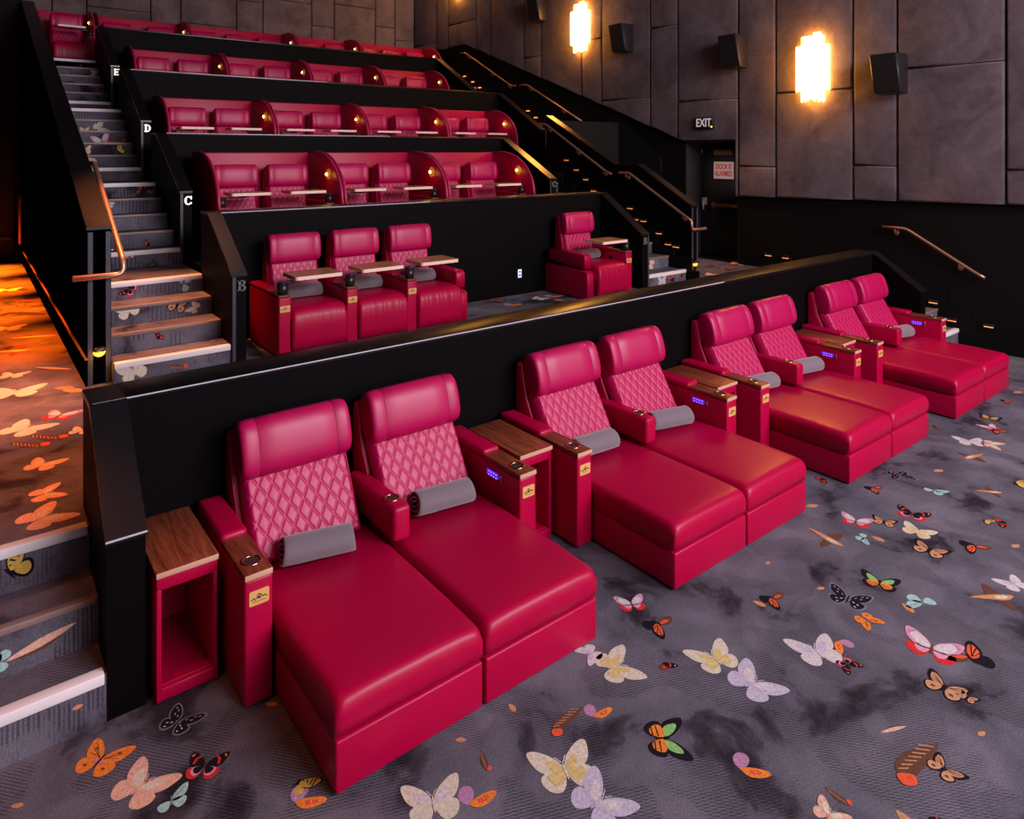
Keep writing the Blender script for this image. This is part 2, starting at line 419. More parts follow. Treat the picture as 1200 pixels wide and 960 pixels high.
BUTTERFLIES_FRONT = [
    (0.485, 3.62, 40.0, 'orange', 0.19), (0.601, 3.362, 29.0, 'peach', 0.22), (0.691, 3.211, 81.0, 'teal', 0.12), (0.815, 3.63, 31.0, 'lace', 0.17),
    (0.845, 3.293, 53.0, 'admiral', 0.15), (1.146, 2.96, 16.0, 'tiger', 0.14), (1.143, 2.875, 3.0, 'pinkorange', 0.13), (1.709, 2.43, 24.0, 'pinkorange', 0.13),
    (1.557, 2.515, 68.0, 'cream', 0.22), (1.822, 2.702, 50.0, 'bit', 0.05), (1.845, 2.544, -4.0, 'feather', 0.1), (2.1, 2.289, 68.0, 'lemon', 0.25),
    (2.109, 2.085, 3.0, 'lilac', 0.23), (2.44, 2.43, 24.0, 'pinkorange', 0.11), (2.29, 2.483, -68.0, 'feather', 0.2), (2.577, 2.119, -38.0, 'green', 0.21),
    (2.757, 1.794, -17.0, 'pinkorange', 0.13), (2.736, 2.578, -18.0, 'lemon', 0.23), (2.696, 2.731, 175.0, 'white', 0.13), (2.953, 2.44, -8.0, 'redbit', 0.11),
    (3.199, 2.286, 75.0, 'lemon', 0.23), (3.203, 2.059, -6.0, 'lilac', 0.24), (3.186, 2.875, 61.0, 'pinkwhite', 0.16), (3.175, 2.661, -79.0, 'redfeather', 0.18),
    (3.685, 1.969, 62.0, 'white', 0.24), (3.845, 1.902, -115.0, 'pinkorange', 0.11), (3.719, 1.821, -99.0, 'admiral', 0.11), (4.161, 1.922, -102.0, 'orange', 0.13),
    (3.379, 1.338, -80.0, 'feather', 0.3), (3.425, 1.246, -16.0, 'monarch', 0.13), (3.474, 1.481, -112.0, 'sliver', 0.13), (4.208, 1.591, 14.0, 'pinkwhite', 0.25),
    (4.286, 1.43, 67.0, 'redfeather', 0.22), (3.951, 1.434, 0.0, 'monarch', 0.18), (3.968, 1.336, -3.0, 'monarch', 0.08), (4.269, 2.085, 15.0, 'lace', 0.22),
    (4.588, 2.039, 20.0, 'green', 0.2), (4.584, 1.786, -150.0, 'teal', 0.17), (4.464, 1.82, -26.0, 'bit', 0.09), (4.983, 1.533, 56.0, 'bird', 0.26),
    (5.238, 1.505, 67.0, 'white', 0.16), (3.91, 2.378, -81.0, 'redfeather', 0.16), (3.797, 2.395, 11.0, 'bit', 0.08), (4.814, 2.509, -5.0, 'bird', 0.26),
    (5.028, 2.34, -90.0, 'teal', 0.12), (5.093, 2.275, 5.0, 'bit', 0.09), (5.21, 2.487, 19.0, 'pinkwhite', 0.19), (5.362, 2.352, 17.0, 'monarch', 0.15),
    (5.419, 2.145, 6.0, 'lemon', 0.19), (5.229, 1.993, 5.0, 'monarch', 0.2), (5.643, 2.27, 12.0, 'admiral', 0.2), (5.533, 1.82, -123.0, 'redfeather', 0.18),
    (5.972, 1.903, 4.0, 'tiger', 0.11), (6.069, 1.796, -123.0, 'redbit', 0.15), (6.182, 2.319, 1.0, 'teal', 0.15), (6.503, 2.03, 45.0, 'bird', 0.19),
    (6.848, 1.961, 24.0, 'tiger', 0.2), (5.84, 2.642, -91.0, 'redfeather', 0.15), (6.242, 2.612, -128.0, 'lace', 0.19), (6.591, 2.438, 69.0, 'bit', 0.1),
    (7.484, 2.497, 38.0, 'white', 0.22), (7.576, 2.352, -83.0, 'peach', 0.18), (7.146, 2.364, -101.0, 'bird', 0.24), (7.999, 2.425, -122.0, 'redfeather', 0.16),
    (8.313, 2.596, 11.0, 'green', 0.18), (8.031, 2.507, 58.0, 'pinkwhite', 0.16), (9.03, 2.657, -108.0, 'redfeather', 0.13), (9.449, 2.673, 69.0, 'bit', 0.12),
    (7.644, 2.867, -91.0, 'redbit', 0.12), (5.171, 2.804, -117.0, 'bit', 0.1), (5.675, 2.98, -95.0, 'redbit', 0.14), (2.819, 1.455, -0.0, 'peach', 0.12),
    (2.926, 1.472, 17.0, 'feather', 0.1), (3.129, 1.196, -10.0, 'redbit', 0.1), (3.044, 1.254, -16.0, 'bit', 0.08), (0.175, 3.583, 57.0, 'bit', 0.05),
    (5.757, 1.644, -106.0, 'bit', 0.08), (2.127, 2.703, -6.0, 'bit', 0.06), (3.775, 1.213, -104.0, 'bit', 0.05), (1.2, 3.459, 49.0, 'bit', 0.06),
    (4.234, 2.24, 71.0, 'bit', 0.06), (4.22, 2.598, -89.0, 'bit', 0.05),
]
BUTTERFLIES_LANDING = [
    (0.343, 7.265, 74.0, 'cream', 0.35), (0.347, 6.266, 37.0, 'cream', 0.3), (0.584, 6.418, 53.0, 'pinkwhite', 0.22), (0.352, 5.92, 57.0, 'feather', 0.26),
    (0.468, 5.996, 57.0, 'feather', 0.26), (0.404, 5.474, 49.0, 'peach', 0.2), (0.382, 5.001, 5.0, 'peach', 0.19), (0.345, 4.684, 21.0, 'peach', 0.26),
    (0.73, 7.014, 42.0, 'bit', 0.2), (0.372, 8.785, 70.0, 'bird', 0.4), (0.608, 9.308, 71.0, 'sliver', 0.4), (0.389, 9.952, 75.0, 'peach', 0.3),
    (0.703, 11.645, 74.0, 'feather', 0.4), (0.497, 12.708, 77.0, 'lemon', 0.3), (0.35, 7.833, 62.0, 'peach', 0.2), (0.659, 7.845, 45.0, 'sliver', 0.34),
    (0.674, 5.969, 53.0, 'lemon', 0.15), (0.68, 7.136, 56.0, 'bit', 0.16), (5.711, 7.635, 33.0, 'redfeather', 0.25), (5.763, 7.324, 28.0, 'pinkorange', 0.2),
    (6.559, 7.397, 30.0, 'pinkorange', 0.22), (6.349, 7.636, 31.0, 'redbit', 0.2), (6.436, 7.134, 21.0, 'bit', 0.15), (6.296, 7.386, 21.0, 'cream', 0.2),
    (2.478, 7.704, 54.0, 'lilac', 0.2), (6.044, 7.877, 30.0, 'lace', 0.2), (10.452, 7.256, 19.0, 'redfeather', 0.3), (9.779, 7.036, 16.0, 'peach', 0.25),
    (11.125, 7.433, 13.0, 'peach', 0.3),
]
BUTTERFLIES_RISER = [
    (1.831, 7.65, 1.362, 80.0, 'teal', 0.24), (1.33, 7.65, 1.364, 60.0, 'admiral', 0.2), (1.255, 7.3, 1.229, 20.0, 'cream', 0.26), (1.7, 7.3, 1.215, -20.0, 'monarch', 0.24),
    (1.857, 7.3, 1.168, 60.0, 'peach', 0.16), (1.486, 8.0, 1.598, 0.0, 'peach', 0.2), (1.713, 8.0, 1.638, 45.0, 'redfeather', 0.18), (1.452, 6.95, 0.977, 60.0, 'redbit', 0.15),
    (1.186, 6.9, 0.815, 20.0, 'cream', 0.28), (1.549, 6.9, 0.783, 0.0, 'feather', 0.2), (1.937, 15.3, 4.249, 80.0, 'peach', 0.3), (1.679, 12.2, 3.134, -60.0, 'cream', 0.35),
    (1.467, 12.2, 3.091, 0.0, 'peach', 0.2), (1.66, 11.9, 2.934, 20.0, 'pinkwhite', 0.4), (1.862, 11.9, 2.937, 10.0, 'feather', 0.35), (1.405, 11.6, 2.781, 10.0, 'lemon', 0.25),
    (1.826, 11.6, 2.769, 40.0, 'tiger', 0.35), (1.41, 11.3, 2.601, 60.0, 'peach', 0.35), (1.842, 10.3, 2.258, 70.0, 'redfeather', 0.25), (1.975, 10.3, 2.276, 30.0, 'admiral', 0.25),
    (1.448, 9.6, 2.104, 70.0, 'lilac', 0.15), (1.376, 9.3, 1.945, 0.0, 'redbit', 0.2), (1.385, 8.96, 1.671, 0.0, 'redbit', 0.2), (1.929, 14.6, 3.906, 0.0, 'redbit', 0.2),
    (1.735, 15.6, 4.408, 0.0, 'redbit', 0.2),
]
SCONCE_W, KEY_W, SCREEN_W, FILL_W, FILL2_W, PASS = 25, 2100, 230, 12, 20, 1.6
# ------------------------------------------------------------------ room layout (metres; floor of the front row at z = 0)
Z_B, Z_C, Z_D, Z_E, Z_F = .70, 1.42, 2.33, 3.43, 4.51           # floors of the tiers
Y_B, Y_C, Y_D, Y_E, Y_F = 4.41, 7.78, 10.35, 12.93, 15.60       # front faces of the low walls
CAP_B, CAP_C, CAP_D, CAP_E, CAP_F = 1.375, 2.10, 3.005, 4.11, 5.19
XR, YBACK, ZCEIL = 11.10, 18.95, 8.6
XG0, XG1 = 2.03, 2.16                                            # stair guard beside the seats (left stairs)

# floor
fb = MB()
fb.poly([(-1.3, -6, 0), (XR, -6, 0), (XR, 4.6, 0), (-1.3, 4.6, 0)])
floor_butterflies(fb, BUTTERFLIES_FRONT, 0)
KINDS = ['orange', 'peach', 'teal', 'lace', 'admiral', 'tiger', 'pinkorange', 'cream', 'lemon', 'lilac', 'redfeather', 'white', 'green', 'monarch', 'pinkwhite', 'bird', 'feather', 'redbit']
rb = random.Random(5)
def carpet_rest(x0, x1, y0, y1, n):
    return [(rb.uniform(x0, x1), rb.uniform(y0, y1), rb.uniform(0, 360), rb.choice(KINDS), rb.uniform(.14, .24)) for _ in range(n)]
floor_butterflies(fb, carpet_rest(-1.1, .30, -1.2, 3.5, 20) + carpet_rest(.3, 3.0, -1.5, 1.35, 26) + carpet_rest(3.0, 10.8, -1.5, .35, 48) + carpet_rest(6.5, 10.8, .4, 1.7, 18), 0)
struct('floor', fb.mesh('floor', *CARPETMATS))

# tier floors
fb = MB()
fb.box(-1.3, XR, 4.44, 7.78, .02, Z_B).box(-1.3, .845, 7.78, 16.2, .02, Z_B).box(9.0, XR, 7.78, 10.4, .02, Z_B)
floor_butterflies(fb, BUTTERFLIES_LANDING + carpet_rest(-1.1, -.15, 4.8, 14, 24) + carpet_rest(1.3, 7.6, 4.9, 6.0, 30), Z_B)
struct('floor_second_tier', fb.mesh('floor_second_tier', *CARPETMATS))
def tier(name, z, *rects):
    b = MB()
    for (x0, x1, y0, y1, zb) in rects: b.box(x0, x1, y0, y1, zb, z)
    struct(name, b.mesh(name, CARPET))
tier('floor_third_tier', Z_C, (XG1, 7.9, Y_C + .1, Y_D, .7))
tier('floor_fourth_tier', Z_D, (XG1, 9.0, Y_D + .1, Y_E, 1.4), (9.0, XR, 10.4, Y_E, 1.9))
tier('floor_fifth_tier', Z_E, (XG1, 9.75, Y_E + .1, Y_F, 2.3))
tier('floor_top_tier', Z_F, (1.03, XR, Y_F + .06, YBACK, 3.4))

# stairs: each flight is one structure with its own strips
def flight(name, x0, x1, steps, z_base, y_end, white, fly=()):
    """steps: list of (nosing y, top z)"""
    b = MB(); zb = z_base
    pts = [(steps[0][0], z_base - .4)]
    for y, z in steps: pts += [(y, zb), (y, z)]; zb = z
    # fix the first doubled point, close at the back
    pts = [(steps[0][0], z_base - .02)]
    zb = z_base
    for y, z in steps:
        pts += [(y, zb)] if zb > z_base else []
        pts += [(y, z)]; zb = z
    pts += [(y_end, zb), (y_end, z_base - .02)]
    b.prism(pts, 'x', x0, x1)
    zb = z_base
    for (y, z) in steps:
        for (bx, bz, ang, kind, span) in fly:
            if zb < bz <= z + .02:
                a = math.radians(ang); ca, sa = math.cos(a), math.sin(a)
                lo, hi = zb + .006, z - .035
                def put(u, v, h, lo=lo, hi=hi, y=y):
                    return (min(max(bx + u * ca - v * sa, x0 + .01), x1 - .01), y - h, min(max(bz - .02 + u * sa + v * ca, lo), hi))
                for P, c, h in butterfly_layers(kind):
                    vs = []
                    for u, v in P:
                        p = put(u * span, v * span, h * .0009 + .0008)
                        if not vs or (Vector(p) - Vector(vs[-1])).length > 1e-5: vs.append(p)
                    if len(vs) > 2 and (Vector(vs[0]) - Vector(vs[-1])).length < 1e-5: vs.pop()
                    if len(vs) > 2: b.poly(vs, 1 + BFK.index(c))
        zb = z
    o = struct(name, b.mesh(name, *CARPETMATS))
    for k, (y, z) in enumerate(steps):
        n = MB()
        if k in white: n.box(x0 + .01, x1 - .01, y - .012, y + .055, z - .045, z + .006, .004)
        else: n.box(x0 + .01, x1 - .01, y - .012, y + .04, z - .028, z + .005, .004)
        obj('stair_strip', n.mesh('stair_strip', WHITESTRIP if k in white else DARKSTRIP), o)
    return o
RF = [(x, z, a, k, s * (.62 if z > 1.5 else .85)) for (x, y, z, a, k, s) in BUTTERFLIES_RISER]
F1 = [(6.96 + .345 * k, .70 + .18 * (k + 1)) for k in range(4)]
F2 = [(8.96 + .34 * k, 1.42 + .182 * (k + 1)) for k in range(5)]
F3 = [(11.30 + .322 * k, 2.33 + .18333 * (k + 1)) for k in range(6)]
F4 = [(13.97 + .338 * k, 3.43 + .18 * (k + 1)) for k in range(6)]
flight('stairs_left_1', 1.03, 2.03, F1, Z_B, 8.96, (0, 3), RF)
flight('stairs_left_2', 1.03, 2.03, F2, Z_C, 11.30, (0, 4), RF)
flight('stairs_left_3', 1.03, 2.03, F3, Z_D, 13.97, (0, 5), RF)
flight('stairs_left_4', 1.03, 2.03, F4, Z_E, Y_F + .06, (0, 5), RF)
flight('stairs_right_1', 8.05, 9.0, F1, Z_B, 8.96, (0, 3), [(8.6, .80, 10, 'redfeather', .2), (8.4, .79, 0, 'lilac', .2), (8.85, .8, 0, 'redbit', .15), (8.55, .98, 70, 'peach', .2), (8.75, 1.15, 70, 'cream', .16)])
flight('stairs_right_2', 8.05, 9.0, F2, Z_C, 10.35, (0, 4))
flight('stairs_right_3', 9.90, XR, F3, Z_D, 13.97, (0, 5))
flight('stairs_right_4', 9.90, XR, F4, Z_E, Y_F + .06, (0, 5))
FR = [(3.845, .235), (4.115, .47), (4.43, .70)]
flight('stairs_front_left', -1.3, .54, FR, 0, 4.46, (0, 2), [(.18, .60, 35, 'tiger', .24), (.13, .34, 80, 'teal', .12), (.30, .36, 15, 'sliver', .3), (.42, .15, 0, 'bit', .05)])
flight('stairs_front_right', 9.86, XR, FR, 0, 4.46, (0, 2))

# low walls in front of each tier, with ledge
def low_wall(name, x0, x1, y, z0, cap, thick=.28, edge=0):
    b = MB(); b.box(x0, x1, y, y + thick, z0, cap - .03)
    o = struct(name, b.mesh(name, BLACKWALL))
    c = MB(); c.box(x0, x1, y - .012, y + thick + .01, cap - .03, cap, .004)
    obj('ledge', c.mesh('ledge', BLACKCAP), o)
    if edge: obj('edge_line', MB().box(x0 - .16 * (x0 < 1), x0 + edge, y - .0155, y - .011, cap - .009, cap - .002).mesh('edge_line', EDGEGLINT), o)  # pale strip stands in for the highlight on the ledge's front edge
    return o
low_wall('wall_second_tier', .71, 9.70, Y_B, 0, CAP_B, edge=5.6)
low_wall('wall_third_tier', XG1, 7.90, Y_C, .70, CAP_C, edge=2.6)
low_wall('wall_fourth_tier', XG1, 7.90, Y_D, 1.42, CAP_D, edge=3.4)
low_wall('wall_fifth_tier', XG1, 9.75, Y_E, 2.33, CAP_E, edge=3.4)
low_wall('wall_top_tier', XG1, 9.75, Y_F, 3.43, CAP_F)

# sloping guards beside stairs: side profile (y, z) extruded across x, with a ledge following the top
def guard(name, x0, x1, top, z0, strips=(), m=None):
    b = MB()
    out = [(top[0][0], z0)] + [(y, z - .025) for y, z in top] + [(top[-1][0], z0)]
    b.prism(out, 'x', x0, x1)
    o = struct(name, b.mesh(name, m or BLACKWALL))
    c = MB()
    c.prism([(y - (.006 if i == 0 else 0), z) for i, (y, z) in enumerate(top)] + [(y - (.006 if y == top[0][0] else 0), z - .025) for y, z in reversed(top)], 'x', x0 - .006, x1 + .006)
    obj('ledge', c.mesh('ledge', BLACKCAP), o)
    if name == 'wall_front_left_wing': obj('edge_line', MB().box(x0 - .006, x1 + .006, top[0][0] - .011, top[0][0] - .005, top[0][1] - .010, top[0][1] - .002).mesh('edge_line', EDGEGLINT), o)  # same painted highlight across the front of the wing ledge
    for (sx0, sx1, zt, zb) in strips:
        s = MB(); s.box(sx0, sx1, top[0][0] - .008, top[0][0] + .002, zb, zt)
        obj('metal_trim', s.mesh('metal_trim', ALU), o)
    return o
guard('wall_front_left_wing', .54, .71, [(3.846, .871), (4.398, 1.375), (Y_B + .28, 1.375)], 0)
guard('wall_front_right_wing', 9.70, 9.85, [(3.80, .955), (4.398, 1.375), (Y_B + .28, 1.375)], 0)
gl = []
for nm, y0, zt, yf, cap, zb in (('first', 6.93, 1.565, Y_C, CAP_C, .70), ('second', 8.99, 2.275, Y_D, CAP_D, 1.42), ('third', 11.34, 3.205, Y_E, CAP_E, 2.33), ('fourth', 13.98, 4.266, Y_F, CAP_F, 3.43)):
    guard('wall_stair_guard_' + nm, XG0, XG1, [(y0, zt), (yf, cap), (yf + .28, cap)], zb, [(XG0, XG0 + .03, zt - .03, zb)])
guard('wall_right_guard_first', 7.90, 8.05, [(6.92, 1.52), (Y_C, CAP_C), (Y_C + .28, CAP_C)], .70, [(8.02, 8.05, 1.49, .70)])
guard('wall_right_guard_second', 7.90, 8.05, [(8.99, 2.285), (Y_D, CAP_D), (Y_D + .28, CAP_D)], 1.42, [(7.905, 7.93, 2.25, 1.42)])
guard('wall_right_guard_third', 9.75, 9.90, [(11.4, 3.22), (Y_E, CAP_E), (Y_E + .28, CAP_E)], 2.33)
guard('wall_right_guard_fourth', 9.75, 9.90, [(14.0, 4.27), (Y_F, CAP_F), (Y_F + .28, CAP_F)], 3.43)
guard('wall_exit_passage', 9.0, 9.16, [(6.87, 1.90), (7.99, 2.54), (8.52, 2.53), (10.35, 3.46)], .70, [(9.005, 9.035, 1.86, .70), (9.125, 9.155, 1.86, .70)])
guard('wall_entry_passage', .845, 1.03, [(7.08, 2.085), (15.95, 5.59)], .70, [(.85, .888, 2.04, .70), (.987, 1.025, 2.04, .70)], ENTRYBLACK)
b = MB(); b.box(.832, .845, 7.06, 16.2, .70, .93)
bp_ = struct('baseboard_entry_passage', b.mesh('baseboard', ENTRYBLACK))
obj('edge_line', MB().box(.828, .846, 7.06, 16.0, .928, .940).mesh('edge_line', RAILCOPPER), bp_)
# landing edge over the exit passage, and lighter panel on the far wall
b = MB(); b.box(9.16, XR, 10.36, 10.48, .70, 3.37)
struct('wall_over_exit_passage', b.mesh('wall_over', mat('charcoal_panel', (.008, .0068, .0068), .7, spec=.2)))
b = MB(); b.prism([(10.36, 3.37), (9.2, 2.62), (9.2, 2.2), (10.36, 2.2)], 'x', XR - .03, XR)
struct('trim_1', b.mesh('trim', mat('charcoal_panel_side', (.007, .006, .006), .7, spec=.2)))

# outer walls and ceiling
b = MB(); b.box(XR, XR + .2, -6, 7.42, -.1, ZCEIL).box(XR, XR + .2, 8.62, YBACK, -.1, ZCEIL).box(XR, XR + .2, 7.42, 8.62, 2.95, ZCEIL).box(XR + .55, XR + .65, 7.2, 8.8, .6, 3.1).box(XR + .2, XR + .55, 7.2, 7.42, .6, 3.1).box(XR + .2, XR + .55, 8.72, 8.8, .6, 3.1).box(XR, XR + .65, 7.2, 8.8, .5, .70)
wall_right = struct('wall_right', b.mesh('wall_right', DARKWALL))
b = MB(); b.box(-1.5, XR + .2, YBACK, YBACK + .2, 0, ZCEIL)
wall_back = struct('wall_back', b.mesh('wall_back', WALLBACKING))
b = MB(); b.box(-1.5, -1.3, -6, YBACK, -.1, ZCEIL)
struct('wall_left', b.mesh('wall_left', BLACKWALL))
b = MB(); b.box(-1.5, XR + .2, -6.2, -6, -.1, ZCEIL)
struct('wall_front', b.mesh('wall_front', BLACKWALL))
b = MB(); b.box(-1.5, XR + .2, -6.2, YBACK + .2, ZCEIL, ZCEIL + .1)
struct('ceiling', b.mesh('ceiling', CEILBLACK))
b = MB(); b.box(-1.3, .845, 16.2, 16.3, .7, 5.7).box(-1.3, .845, 15.9, 16.2, 3.32, 5.7)
struct('wall_entry_passage_end', b.mesh('wall_entry_end', DARKWALL))

# upholstered panels on the right wall: columns between vertical seams, split by one level seam
def panel_bottom(y):
    pts = [(-6, 2.12), (3.19, 2.035), (7.45, 1.935), (7.4501, 2.955), (8.62, 2.955), (16.12, 5.745), (19, 5.745)]
    for (a, za), (b_, zb) in zip(pts, pts[1:]):
        if a <= y <= b_: return za + (zb - za) * (y - a) / (b_ - a)
    return 2
def pad(b, outline, x_wall, x_face, axis='x'):
    b.prism(outline, axis, x_wall, x_face, r=.035, seg=4)
SEAMS = [1.26, 2.60, 3.26, 4.65, 5.31, 6.64, 7.38, 8.74, 9.44, 10.82, 11.45, 12.86, 13.52, 14.92, 15.58, 16.99, 17.64, 18.94]
SPLITS = {3.26: 3.98, 4.65: 2.53, 5.31: 3.75, 6.64: 2.48, 7.38: 3.72, 8.74: 5.26, 9.44: 3.86, 10.82: 5.25, 11.45: 0, 12.86: 5.08, 13.52: 0, 14.92: 0, 15.58: 6.38, 16.99: 0, 17.64: 6.0, 2.60: 2.5, 1.26: 3.9}
for y0, y1 in zip(SEAMS, SEAMS[1:]):
    zs = SPLITS.get(y0, 0)
    a, c = y0 + .012, y1 - .012
    # bottom outline
    brk = [p for p in (7.45, 8.62, 16.12) if a < p < c]
    low = [(a, panel_bottom(a))]
    for p in brk:
        if p == 7.45: low += [(p, panel_bottom(7.449)), (p, 2.955)]
        else: low += [(p, panel_bottom(p))]
    low += [(c, panel_bottom(c))]
    def put(out):
        b = MB(); pad(b, out, XR, XR - .085)
        obj('upholstered_panel', b.mesh('upholstered_panel', VELVET), wall_right)
    if zs > max(p[1] for p in low) + .08 and zs < 8:
        put(low + [(c, zs - .006), (a, zs - .006)])
        put([(a, zs + .006), (c, zs + .006), (c, ZCEIL - .05), (a, ZCEIL - .05)])
    else:
        put(low + [(c, ZCEIL - .05), (a, ZCEIL - .05)])
BS = [-1.2, -.5, .9, 1.57, 2.25, 3.6, 4.28, 5.64, 6.33, 7.69, 8.37, 9.67, 10.33, 11.0]
for i, (x0, x1) in enumerate(zip(BS, BS[1:])):
    zs = [6.9, 6.3, 7.0, 6.5, 6.15, 6.6, 6.0, 6.75][i % 8]
    for z0, z1 in ((4.6, zs - .006), (zs + .006, ZCEIL - .05)):
        b = MB(); pad(b, [(x0 + .012, z0), (x1 - .012, z0), (x1 - .012, z1), (x0 + .012, z1)], YBACK, YBACK - .07, 'y')
        obj('upholstered_panel', b.mesh('upholstered_panel', VELVET), wall_back)

# stepped black stringers with small lamps
def stringer(name, x0, x1, steps, rise=.19, foot=None):
    b = MB()
    y0 = steps[0][0] - .25
    pts = [(y0, steps[0][1] - rise - .12)]
    top = []
    zprev = steps[0][1] - .18 + rise
    top.append((y0, zprev))
    for y, z in steps:
        top += [(y - .12, zprev), (y - .12, z + rise)]; zprev = z + rise
    top.append((steps[-1][0] + .3, zprev))
    b.prism(pts + top + [(steps[-1][0] + .3, steps[-1][1] - .12)], 'x', x0, x1)
    return struct(name, b.mesh(name, STRINGER)), top
stringer('trim_2', 8.975, 8.999, F1)
stringer('trim_3', 8.975, 8.999, F2)
stringer('trim_4', XR - .03, XR - .001, F3)
stringer('trim_5', XR - .03, XR - .001, F4)
b = MB(); b.prism([(3.0, .0), (3.0, .36), (3.72, .36), (3.72, .57), (4.02, .57), (4.02, .80), (4.34, .80), (4.34, .95), (7.40, .95), (7.40, .70), (4.44, .70), (4.44, 0)], 'x', XR - .03, XR - .001)
b.box(XR - .03, XR - .001, -6, 3.0, 0, .36)
struct('baseboard_right', b.mesh('baseboard_right', STRINGER))

def step_lamp(x, y, z, lit, label):
    o = empty('step_light', (x, y, z), label, 'step light', 'small amber step lights')
    b = MB(); b.box(-.03, 0, -.065, .065, -.012, .022, .004)
    obj('hood', b.mesh('hood', BLACKPLASTIC), o)
    b = MB(); b.box(-.034, -.006, -.055, .055, -.026, -.012, .003)
    obj('lens', b.mesh('lens', STEPLED if lit else STEPLEDDIM), o)
for i, (y, z) in enumerate(((16.2, 4.88), (15.8, 4.69), (15.47, 4.51))):
    step_lamp(XR - .03, y - .0, z, True, ['glowing red step light on the top right stairs, highest of three', 'glowing red step light on the top right stairs, middle of three', 'glowing red step light on the top right stairs, lowest of three'][i])
for i, (y, z) in enumerate(((13.4, 3.78), (13.1, 3.60))):
    step_lamp(XR - .03, y, z, True, ['orange step light just above the gold ledge, upper of the pair', 'orange step light just above the gold ledge, lower of the pair'][i])
for i, (y, z) in enumerate(((8.12, 1.79), (7.99, 1.61), (7.82, 1.595), (7.49, 1.42), (7.30, 1.26), (7.14, 1.236))):
    step_lamp(8.975, y, z, False, 'dim amber step light on stairs beside the lone recliner, number %s from the top' % ['one', 'two', 'three', 'four', 'five', 'six'][i])
for i, (y, z) in enumerate(((9.72, 2.60), (9.45, 2.42), (9.2, 2.25), (9.0, 2.05))):
    step_lamp(8.975, y, z, False, 'dim amber step light behind the gold sloping ledge, number %s from the top' % ['one', 'two', 'three', 'four'][i])
for i, (y, z) in enumerate(((6.8, .947), (6.478, .941), (4.163, .57), (3.918, .356), (3.466, .359))):
    step_lamp(XR - .03, y, z - .0, False, ['small amber light low on the right wall, nearer the exit door of a pair', 'small amber light low on the right wall, farther from the exit door of a pair', 'small amber light on the black skirting beside the front right steps, topmost', 'small amber light on the black skirting beside the front right steps, middle', 'small amber light on the low skirting past the front right steps'][i])

# exit door in its recess
door = obj('door_1', MB().box(XR + .46, XR + .52, 7.46, 8.60, .72, 2.93, .004).mesh('door_leaf', DOORBLACK)); door['kind'] = 'structure'
fr = MB(); fr.box(XR + .02, XR + .53, 8.60, 8.70, .70, 2.95).box(XR + .02, XR + .53, 7.42, 7.46, .70, 2.95).box(XR + .02, XR + .53, 7.42, 8.70, 2.92, 2.95)
obj('door_frame', fr.mesh('door_frame', FRAMEGREY), door)
obj('door_closer', MB().box(XR + .38, XR + .46, 7.80, 8.24, 2.68, 2.79, .01).mesh('door_closer', mat('brass_closer', (.40, .24, .12), .4, metal=.6)), door)
pb = MB(); pb.box(XR + .38, XR + .44, 7.70, 8.30, 1.68, 1.74, .01).box(XR + .42, XR + .46, 7.70, 7.76, 1.65, 1.77).box(XR + .42, XR + .46, 8.24, 8.30, 1.65, 1.77)
obj('push_bar', pb.mesh('push_bar', mat('copper_push_bar', (.6, .25, .12), .35, metal=.8)), door)
obj('hinge', MB().cyl((XR + .45, 8.56, 2.70), (XR + .45, 8.56, 2.84), .022).mesh('hinge', CHROME), door)
lk = MB(); lk.box(XR + .41, XR + .46, 8.44, 8.54, 1.70, 1.84, .01).cyl((XR + .40, 8.49, 1.60), (XR + .40, 8.49, 1.76), .02)
obj('latch', lk.mesh('latch', mat('pale_latch', (.5, .46, .46), .4)), door)

# passage end doors seen past the entry passage
d2 = obj('door_2', MB().box(-1.2, .74, 16.14, 16.19, .71, 3.30, .004).mesh('door_leaf', DOORBLACK)); d2['kind'] = 'structure'
obj('push_bar', MB().box(-1.1, .70, 16.06, 16.12, 1.10, 1.16, .01).mesh('push_bar', mat('dark_gold_bar', (.16, .09, .04), .4, metal=.7)), d2)

# text on signs
def text_mesh(txt, size, ext=.002, bold=0):
    c = D.curves.new('txt', 'FONT'); c.body = txt; c.size = size; c.extrude = ext; c.offset = bold; c.align_x = 'CENTER'; c.align_y = 'CENTER'; c.space_line = .95
    o = D.objects.new('txt', c); COL.objects.link(o)
    me = D.meshes.new_from_object(o.evaluated_get(bpy.context.evaluated_depsgraph_get()))
    D.objects.remove(o)
    return me
FACE_LEFT = Matrix.Rotation(-PI / 2, 4, 'Z') @ Matrix.Rotation(PI / 2, 4, 'X')       # text facing -X
ex = empty('exit_sign', (XR - .085, 8.09, 3.285), 'black exit sign with white lettering on the padded wall above the door', 'exit sign')
obj('housing', MB().box(-.05, 0, -.205, .205, -.115, .115, .006).mesh('housing', BLACKPLASTIC), ex)
me = text_mesh('EXIT', .215, .002, .004); me.transform(Matrix.Translation((-.053, 0, 0)) @ FACE_LEFT @ Matrix.Diagonal((.78, 1, 1, 1))); me.materials.append(EXITWHITE)
obj('lettering', me, ex)
obj('indicator', MB().box(-.056, -.05, -.19, -.165, -.085, -.06).mesh('indicator', EXITLAMP), ex)
ws = empty('warning_sign', (XR + .46, 8.06, 2.385), 'white sign with red capitals on the black exit door', 'sign')
obj('board', MB().box(-.008, 0, -.225, .225, -.165, .165).mesh('board', SIGNWHITE), ws)
me = text_mesh('DOOR IS\nALARMED', .140, .001, .004); me.transform(Matrix.Translation((-.010, 0, 0)) @ FACE_LEFT @ Matrix.Diagonal((.62, 1, 1, 1))); me.materials.append(SIGNRED)
obj('lettering', me, ws)

